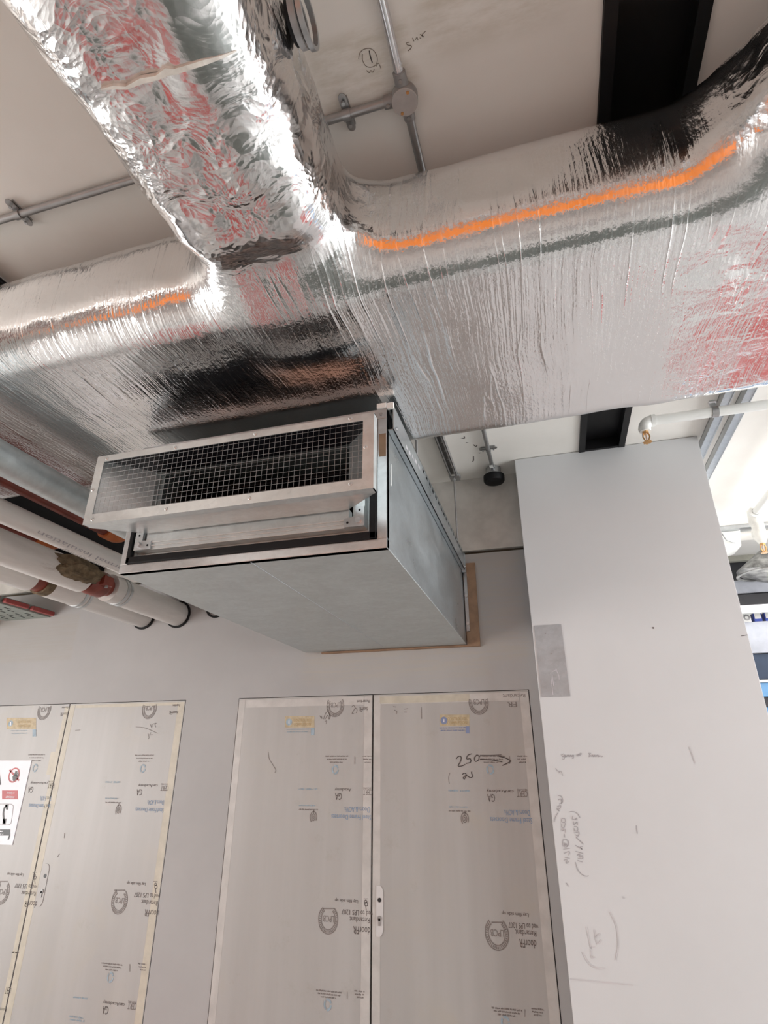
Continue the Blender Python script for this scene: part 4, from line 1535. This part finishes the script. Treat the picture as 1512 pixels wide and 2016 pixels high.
def sprinkler_head(x, y, z, par, k=1.0):
    h = MB().tube([(x, y, z), (x, y, z - 0.010 * k)], 0.013 * k, 6)
    for s in (-1, 1):
        h.tube([(x + s * 0.010 * k, y, z - 0.008 * k), (x + s * 0.013 * k, y, z - 0.024 * k), (x + s * 0.006 * k, y, z - 0.046 * k)], 0.0030 * k, 8)
    h.tube([(x, y, z - 0.044 * k), (x, y, z - 0.050 * k)], 0.007 * k, 12)
    hh = h.build('sprinkler_head', 'brass', par)
    d = MB()
    n = 16
    ring_ = []
    for i in range(n):
        rr = 0.019 * k if i % 2 == 0 else 0.0145 * k
        ring_.append((rr * math.cos(2 * PI * i / n), rr * math.sin(2 * PI * i / n)))
    d.prism(ring_, (x, y, z - 0.052 * k), (1, 0, 0), (0, 1, 0), 0.0025 * k)
    d.build('deflector', 'brass', hh)
    MB().tube([(x, y, z - 0.010 * k), (x, y, z - 0.042 * k)], 0.0035 * k, 10).build('bulb', 'glass', hh)
    return hh


sprinkler_head(ex, SYp, SZ - 0.055, sp, 1.15)
rebase(sp, (ex, SYp, SZ))
# two channels on the soffit and the clamp on the pipe
for (xa, lab) in ((atZ(1393, 860, CZ - 0.02)[0], 'left of two parallel galvanised channels on the ceiling right of partition'),
                  (atZ(1428, 860, CZ - 0.02)[0], 'right of two parallel galvanised channels on the ceiling right of partition')):
    t = thing('ceiling_channel', lab, 'support channel', 'paired ceiling channels')
    m = MB()
    w_ = 0.021
    m.box(xa - w_, xa - w_ + 0.003, 0.5, 4.5, CZ - 0.041, CZ - 0.0005).box(xa + w_ - 0.003, xa + w_, 0.5, 4.5, CZ - 0.041, CZ - 0.0005)
    m.box(xa - w_ + 0.003, xa + w_ - 0.003, 0.5, 4.5, CZ - 0.037, CZ - 0.034)
    m.box(xa - w_, xa + w_, 0.5, 4.5, CZ - 0.0035, CZ - 0.0005)
    m.build('channel', 'zinc', t)
    rebase(t, (xa, 2.5, CZ - 0.04))
cl = thing('pipe_clamp', 'zinc strap clamp holding the white sprinkler pipe to the ceiling channel', 'pipe clip')
qx = atZ(1408, 808, SZ)[0]
m = MB().ring((qx - 0.014, SYp, SZ), (1, 0, 0), SR + 0.0006, SR + 0.004, 0.028, 28)
m.build('strap', 'conduit', cl, True)
MB().box(qx - 0.013, qx + 0.013, SYp - 0.004, SYp + 0.004, SZ + SR + 0.003, CZ - 0.0415).build('stem', 'zinc', cl)
MB().tube([(qx - 0.016, SYp, SZ + SR + 0.030), (qx + 0.018, SYp, SZ + SR + 0.030)], 0.007, 6).build('bolt', 'bright', cl)
rebase(cl, (qx, SYp, SZ))

# grey cover plate on the partition
a, b_ = atY(1051, 1232, PY), atY(1122, 1371, PY)
cpz0, cpz1 = b_[2], a[2]
cp = thing('cover_plate', 'blank grey steel plate fixed on the white partition edge', 'plate')
MB().box(a[0] + 0.001, atY(1105, 1231, PY)[0], PY - 0.003, PY - 0.0003, cpz0, cpz1).build('plate', 'grey_plate', cp)
for (x, y) in ((1074, 1247), (1085, 1287)):
    X, Y, Z = atY(x, y, PY - 0.003)
    MB().tube([(X, PY - 0.003, Z), (X, PY - 0.0042, Z)], 0.0035, 8).build('screw', 'cast', cp)
p = Print(PY - 0.0042)
for pts in ([(1084, 1325), (1086, 1345), (1089, 1368)], [(1087, 1328), (1090, 1350)], [(1094, 1316), (1100, 1330), (1101, 1338)], [(1088, 1322), (1096, 1318)]):
    p.stroke(pts, 0.0022)
p.build('scuff', 'paper', cp)
rebase(cp, (a[0], PY, cpz0))


# ------------------------------------------------------------------ pipework on the left, running to the rear wall
def yat(x, y, Z):
    return atZ(x, y, Z)[1]


def jacket(mb, x, z, y0, y1, r, n=36, rag=0.0, ends=True):
    mb.tube([(x, y, z) for y in np.linspace(y0, y1, 6)], r, n)


def pipe_text(par, s, x, z, r, y0, y1, a0, a1, mat):
    """lettering wrapped on a pipe jacket, read from the far side (upside down in the photograph)"""
    vs, fs = glyphs(s)
    out = []
    for (u, v) in vs:
        Y = y1 + (y0 - y1) * u
        a = a0 + (a1 - a0) * v
        out.append((x + (r + 0.0012) * math.cos(a), Y, z + (r + 0.0012) * math.sin(a)))
    MB().add(out, fs).build('printed_text', mat, par)


def bands(par, x, z, r, y, n=2, mat='zinc', gap=0.03):
    for k in range(n):
        MB().ring((x, y + k * gap, z), (0, 1, 0), r - 0.001, r + 0.004, 0.018, 40).build('clamp_band', mat, par, True)


def collar_ring(par, x, z, r, mat='black'):
    MB().ring((x, WY - 0.010, z), (0, 1, 0), r + 0.0005, r + 0.013, 0.0095, 40).build('wall_collar', mat, par, True)


# pipe A: grooved coupling exposed, torn wool
AX, AZ, AR = -2.335, EYE + 0.886, 0.077
pa = thing('insulated_pipe', 'white jacketed pipe with exposed red coupling and torn brown wool, under the hood', 'pipe', 'lagged pipes entering the rear wall')
yc0 = 2.36
m = MB()
jacket(m, AX, AZ, -1.2, yc0 - 0.02, AR)
m.build('jacket', 'jacket', pa, True)
m = MB()
jacket(m, AX, AZ, yc0 + 0.17, WY - 0.0005, AR)
m.build('jacket', 'jacket', pa, True)
MB().tube([(AX, yc0 - 0.1, AZ), (AX, yc0 + 0.25, AZ)], 0.050, 28).build('carrier_pipe', 'red', pa, True)
m = MB()
m.tube([(AX, yc0 + 0.005, AZ), (AX, yc0 + 0.02, AZ), (AX, yc0 + 0.12, AZ), (AX, yc0 + 0.135, AZ)], [0.062, 0.070, 0.070, 0.062], 32)
m.box(AX - 0.095, AX + 0.095, yc0 + 0.035, yc0 + 0.105, AZ - 0.024, AZ + 0.024)
cpl = m.build('coupling', 'red', pa, True)
for s in (-1, 1):
    MB().tube([(AX + s * 0.083, yc0 + 0.07, AZ - 0.036), (AX + s * 0.083, yc0 + 0.07, AZ + 0.036)], 0.009, 6).build('bolt', 'cast', cpl)
bands(pa, AX, AZ, AR, yc0 + 0.24, 2)
collar_ring(pa, AX, AZ, AR)
# torn mineral wool chunk wedged on the jacket
bmw = bmesh.new()
bmesh.ops.create_icosphere(bmw, subdivisions=4, radius=1.0)
for v in bmw.verts:
    P = np.array(v.co)[None, :]
    k = 1 + 0.55 * float(vnoise(P, 1.7, 11)[0]) + 0.35 * float(vnoise(P, 4.5, 12)[0]) + 0.16 * float(vnoise(P, 11, 13)[0])
    v.co = Vector((v.co.x * 0.062 * k, v.co.y * 0.165 * k, v.co.z * 0.055 * k))
me = bpy.data.meshes.new('torn_wool')
bmw.to_mesh(me)
bmw.free()
me.materials.append(M['wool'])
wl = bpy.data.objects.new('torn_wool', me)
COL.objects.link(wl)
wl.parent = pa
wl.location = (AX + 0.052, 2.24, AZ + 0.005)
wl['label'] = 'torn brown mineral wool'
rebase(pa, (AX, 1.5, AZ))

# pipe B
BXp, BZp, BR = -2.602, EYE + 0.890, 0.075
pb_ = thing('insulated_pipe', 'lower left white jacketed pipe with short exposed red gap and steel band', 'pipe', 'lagged pipes entering the rear wall')
yb = 2.33
m = MB()
jacket(m, BXp, BZp, -1.2, yb - 0.07, BR)
m.build('jacket', 'jacket', pb_, True)
m = MB()
jacket(m, BXp, BZp, yb + 0.05, WY - 0.0005, BR)
m.build('jacket', 'jacket', pb_, True)
MB().tube([(BXp, yb - 0.15, BZp), (BXp, yb + 0.15, BZp)], 0.062, 28).build('carrier_pipe', 'red', pb_, True)
MB().ring((BXp, yb + 0.0, BZp), (0, 1, 0), 0.063, 0.074, 0.052, 36).build('torn_wool', 'wool', pb_, True, label='torn brown mineral wool')
bands(pb_, BXp, BZp, BR, yat(166, 1186, BZp - 0.06), 2, 'zinc', 0.035)
collar_ring(pb_, BXp, BZp, BR)
rebase(pb_, (BXp, 1.5, BZp))

# pipe D: printed jacket
DX, DZp, DR = -2.055, EYE + 0.918, 0.046
pd_ = thing('insulated_pipe', 'slim white jacketed pipe with printed lettering running behind the unit corner', 'pipe', 'lagged pipes entering the rear wall')
m = MB()
jacket(m, DX, DZp, -1.2, WY - 0.0005, DR)
m.build('jacket', 'jacket', pd_, True)
for (t, ya, yb_, a0, a1, mt) in (('Thermal Insulation', 1.74, 2.36, -0.62, -1.05, 'pencil'), ('a sectional pipe Ref 22J', 1.92, 2.36, -1.25, -1.42, 'inkfade')):
    pipe_text(pd_, t, DX, DZp, DR, ya, yb_, a0, a1, mt)
MB().tube([(DX + (DR + 0.0005) * math.cos(-1.62), y, DZp + (DR + 0.0005) * math.sin(-1.62)) for y in (1.9, 2.2)], 0.0012, 6).build('jacket_seam', 'inkfade', pd_)
collar_ring(pd_, DX, DZp, DR + 0.014)
rebase(pd_, (DX, 1.5, DZp))

# pipe E: plain foil-clad galvanised pipe
EX, EZ, ER = -1.792, EYE + 0.982, 0.058
pe = MB()
jacket(pe, EX, EZ, -1.2, WY - 0.0005, ER)
tag(pe.build('clad_pipe', 'galv', None, True), 'smooth galvanised clad pipe nearest the foil duct at left edge', 'pipe')

# two red pipes that turn up through the soffit with orange collars
for (X, Z, r, lab) in ((-2.065, EYE + 1.055, 0.030, 'red pipe with orange collar between the clad pipe and lettered pipe'),
                       (-2.455, EYE + 1.040, 0.032, 'red pipe with orange collar left of the lettered pipe')):
    t = thing('red_pipe', lab, 'pipe', 'red painted pipes turning upward')
    ye = 2.20 if X > -2.2 else 2.16
    MB().tube([(X, -1.2, Z), (X, ye - 0.061, Z)], r, 24).build('pipe', 'red', t, True)
    arc2 = [(X, ye + 0.09 * math.sin(a), Z + 0.09 - 0.09 * math.cos(a)) for a in np.linspace(0.0, PI / 2, 10)]
    MB().tube([(X, ye - 0.06, Z)] + arc2, [r + 0.012] * 11, 26).build('elbow_collar', 'orange', t, True)
    rebase(t, (X, 1.5, Z))

for (X, Z, r, lab) in ((-2.78, EYE + 1.31, 0.105, 'thick black tube added to darken the space behind the lettered white pipe'),
                       (-3.10, EYE + 1.27, 0.090, 'black tube added to darken the space behind the pipe with torn wool')):
    tag(MB().tube([(X, 2.0, Z), (X, WY - 0.0005, Z)], r, 28).build('dark_filler_tube', 'black', None, True), lab, 'pipe')  # black tubes added to darken the space behind the white pipes

# cable tray with red cables entering the wall low on the left
ct = thing('cable_tray', 'dull perforated cable tray with red cables entering the wall at far left', 'cable tray')
tz = EYE + 0.935
tx0, tx1 = -3.80, -3.40
m = MB()
m.box(tx0, tx1, 1.4, WY - 0.0005, tz, tz + 0.004)
m.box(tx0, tx0 + 0.004, 1.4, WY - 0.0005, tz + 0.004, tz + 0.05).box(tx1 - 0.004, tx1, 1.4, WY - 0.0005, tz + 0.004, tz + 0.05)
m.build('tray', 'tray', ct)
m = MB()
for j in range(9):
    for i in range(10):
        X = tx0 + 0.03 + j * 0.038
        Y = 1.6 + i * 0.16 + (j % 2) * 0.06
        m.box(X, X + 0.008, Y, Y + 0.05, tz - 0.0015, tz)
m.build('perforations', 'black', ct)['kind'] = 'stuff'
rebase(ct, (-3, 2.3, tz))
for k, yy in enumerate((2.56, 2.79, 3.005)):
    t = MB().box(-3.385, -3.355, yy, yy + 0.185, tz + 0.006, tz + 0.034).build('red_firestop_block', 'cable', None, bevel=0.004)
    tag(t, 'red block in a row of three along the cable tray edge, ' + ('nearest the camera', 'in the middle', 'nearest the wall')[k], 'fire stop block', 'red blocks along the tray')
tag(MB().tube([(-3.93, 1.2, EYE + 0.90), (-3.93, WY - 0.0005, EYE + 0.90)], 0.055, 28).build('white_pipe', 'white', None, True), 'white pipe just showing at left edge beside the cable tray', 'pipe')
t = thing('pipe_flange', 'dark red bolted flange at left edge above the cable tray', 'flange')
X, Y, Z = -3.20, 2.36, EYE + 1.005
MB().tube([(X, Y, Z), (X, Y + 0.05, Z)], 0.055, 28).build('flange', 'red', t, True)
MB().tube([(X, 1.3, Z), (X, Y, Z)], 0.034, 20).build('pipe', 'red', t, True)
for k in range(6):
    a = k * PI / 3
    MB().tube([(X + 0.042 * math.cos(a), Y - 0.012, Z + 0.042 * math.sin(a)), (X + 0.042 * math.cos(a), Y + 0.062, Z + 0.042 * math.sin(a))], 0.008, 6).build('bolt', 'cast', t)
rebase(t, (X, Y, Z))

# ------------------------------------------------------------------ adjoining room seen past the partition
# second sprinkler drop, wrapped
s2 = thing('sprinkler_drop', 'white wrapped sprinkler drop with brass head beyond the partition at right edge', 'sprinkler pipe')
z2 = CZ - 0.10
q0 = atZ(1484, 1012, z2)
X2, Y2 = q0[0], q0[1]
MB().tube([(X2, SYp + SR + 0.001, z2), (X2, Y2 - 0.01, z2)], 0.022, 20).build('pipe', 'white', s2, True)
MB().ring((X2, Y2 - 0.05, z2), (0, 1, 0), 0.024, 0.042, 0.03, 24).build('pipe_collar', 'white', s2, True)
ht = atY(1502, 1070, Y2)[2]
zz = np.linspace(z2 + 0.03, ht, 9)
m = MB().tube([(X2 + 0.012 * math.sin(i * 1.9) * 0.3, Y2, z) for i, z in enumerate(zz)], [0.036, 0.042, 0.038, 0.042, 0.037, 0.041, 0.043, 0.036, 0.020], 20)
m.build('wrapping', 'plasticw', s2, True)
sprinkler_head(X2, Y2, ht, s2, 1.25)
rebase(s2, (X2, Y2, ht))


def xbar(ypx0, ypx1, Y, x0, x1, depth, name, mat, label, cat, xp=1480, group=None, bevel=0.004):
    """long box along X whose front face spans two image rows at column xp"""
    za, zb = atY(xp, ypx1, Y)[2], atY(xp, ypx0, Y)[2]
    return tag(MB().box(x0, x1, Y, Y + depth, za, zb).build(name, mat, None, bevel=bevel), label, cat, group)


# cable tray under the downstand
cy_ = 4.64
struct(MB().box(0.9, 5.7, 4.62, 4.74, CZ - 0.05, CZ + 0.05).build('ceiling_downstand', 'ceiling'))
xbar(1030, 1037, 4.50, 1.0, 4.0, 0.10, 'cable_tray', 'zinc', 'thin cable tray along the far ceiling edge beyond the partition', 'cable tray')
t = thing('ceiling_luminaire', 'white angular luminaire housing under the far ceiling edge beyond partition', 'lamp')
za, zb = atY(1430, 1092, 4.55)[2], atY(1430, 1046, 4.55)[2]
xa, xb = atY(1395, 1060, 4.55)[0], atY(1462, 1060, 4.55)[0]
m = MB().hexa([(xa - 0.2, 4.55, zb), (xb, 4.55, zb), (xb - 0.02, 4.55, za + 0.06), (xa - 0.2, 4.55, za - 0.06)],
              [(xa - 0.2, 4.75, zb), (xb, 4.75, zb), (xb - 0.02, 4.75, za + 0.06), (xa - 0.2, 4.75, za - 0.06)])
m.build('housing', 'white', t, bevel=0.006)
MB().tube([(xb - 0.13, 4.54, zb - 0.02), (xb - 0.12, 4.52, zb - 0.08), (xb - 0.06, 4.54, zb - 0.10)], 0.004, 8).build('cable', 'conduit', t)
rebase(t, (xa, 4.6, za))
xbar(1064, 1102, 5.45, 1.2, 3.6, 0.05, 'shaded_duct_face', 'olive', 'shaded duct face painted olive grey behind the brass sprinkler head at right edge', 'board')  # duct face with its shade put into the olive grey
xbar(1103, 1140, 5.62, 1.2, 3.6, 0.05, 'steel_beam', 'dark', 'dark bar painted for the shaded gap below the olive duct face beyond partition', 'beam')  # dark bar standing in for the shade of an open gap
# cone-shaped foil boot
t = thing('duct_boot', 'mottled foil cone shaped duct boot below the far sprinkler head', 'duct')
Yb = 4.57
a, b_, c2 = atY(1500, 1084, Yb + 0.25), atY(1452, 1136, Yb + 0.25), atY(1560, 1136, Yb + 0.25)
m = MB()
cxm = (b_[0] + c2[0]) / 2
m.tube([(a[0] + 0.02, Yb + 0.25, a[2]), (cxm, Yb + 0.25, b_[2])], [0.03, (c2[0] - b_[0]) / 2], 28)
m.build('cone', 'mottle', t, True)
MB().ring((cxm, Yb + 0.25, b_[2] + 0.001), (0, 0, 1), (c2[0] - b_[0]) / 2 - 0.02, (c2[0] - b_[0]) / 2 + 0.003, 0.008, 36).build('rim', 'mottle', t)
rebase(t, (cxm, Yb, b_[2]))
xbar(1141, 1167, 5.03, 1.2, 4.2, 0.55, 'flat_duct', 'greyduct', 'pale grey flat duct above the black gap beyond partition', 'duct')
xbar(1169, 1191, 5.0, 1.2, 4.2, 0.30, 'steel_beam', 'dark', 'black steel beam directly above the lit strip lamp', 'beam')
t = thing('strip_lamp', 'long lit white strip lamp beyond the partition', 'lamp')
za, zb = atY(1480, 1203, 5.0)[2], atY(1480, 1192.5, 5.0)[2]
MB().box(1.2, 4.2, 5.0, 5.05, za, zb).build('diffuser', 'tube', t)
MB().box(1.2, 4.2, 5.05, 5.10, za, zb).build('housing', 'white', t)
rebase(t, (2.7, 5.0, za))
xbar(1224, 1286, 5.2, 1.2, 4.2, 0.4, 'flat_duct', 'greyduct', 'large pale grey duct face under the blue cartons beyond partition', 'duct')
zt = atY(1480, 1224, 5.2)[2]
for k, (xa_, xb_, mt, lab) in enumerate(((1462, 1478, 'white', 'white carton with round mark on the far duct'), (1484, 1500, 'bluebox', 'blue and white carton on the far duct, left one'), (1506, 1525, 'bluebox', 'blue carton on the far duct at the right edge'))):
    t = thing('carton', lab, 'box', 'cartons on the far duct')
    A_, B_ = atY(xa_, 1215, 5.22)[0], atY(xb_, 1215, 5.22)[0]
    MB().box(A_, B_, 5.22, 5.36, zt + 0.0005, zt + 0.075).build('body', mt, t, bevel=0.003)
    if k == 0:
        MB().ring(((A_ + B_) / 2, 5.2195, zt + 0.04), (0, -1, 0), 0.012, 0.024, 0.001, 24).build('round_mark', 'conduit', t)
    else:
        MB().box(A_ + 0.006, B_ - 0.006, 5.2185, 5.2195, zt + 0.025, zt + 0.070).build('white_panel', 'white', t)
    rebase(t, ((A_ + B_) / 2, 5.3, zt))
xbar(1288, 1338, 5.22, 1.2, 4.2, 0.2, 'steel_beam', 'navyduct', 'dark navy steel beam under the large grey duct', 'beam')
xbar(1339, 1344, 5.14, 1.2, 4.2, 0.05, 'strip_trim', 'white', 'thin white strip below the navy beam', 'strip')
xbar(1345, 1372, 5.16, 1.2, 4.2, 0.2, 'flat_duct', 'skyblue', 'pale blue duct at the bottom of the far view', 'duct')
xbar(1373, 1392, 5.18, 1.2, 4.2, 0.2, 'steel_beam', 'dark', 'black member under the pale blue duct', 'beam')
xbar(1393, 1440, 5.2, 1.2, 4.2, 0.2, 'flat_duct', 'skyblue', 'lowest pale blue duct face beside the partition edge', 'duct')

# ------------------------------------------------------------------ ceiling battens (lamps of the room)
def batten(x, y, ln, along, label):
    t = thing('ceiling_batten', label, 'lamp', 'ceiling battens')
    hx_, hy_ = (ln / 2, 0.03) if along == 'x' else (0.03, ln / 2)
    MB().box(x - hx_, x + hx_, y - hy_, y + hy_, CZ - 0.06, CZ - 0.0005).build('body', 'white', t)
    MB().box(x - hx_ + 0.01, x + hx_ - 0.01, y - hy_ + 0.004, y + hy_ - 0.004, CZ - 0.10, CZ - 0.06).build('diffuser', 'tube', t)
    return rebase(t, (x, y, CZ))


batten(3.4, -0.8, 1.5, 'y', 'lit ceiling batten to the right of the photographer')
batten(-2.6, -1.6, 1.5, 'y', 'lit ceiling batten behind the photographer on the left')
batten(1.85, 3.85, 1.2, 'y', 'lit ceiling batten of the adjoining room')
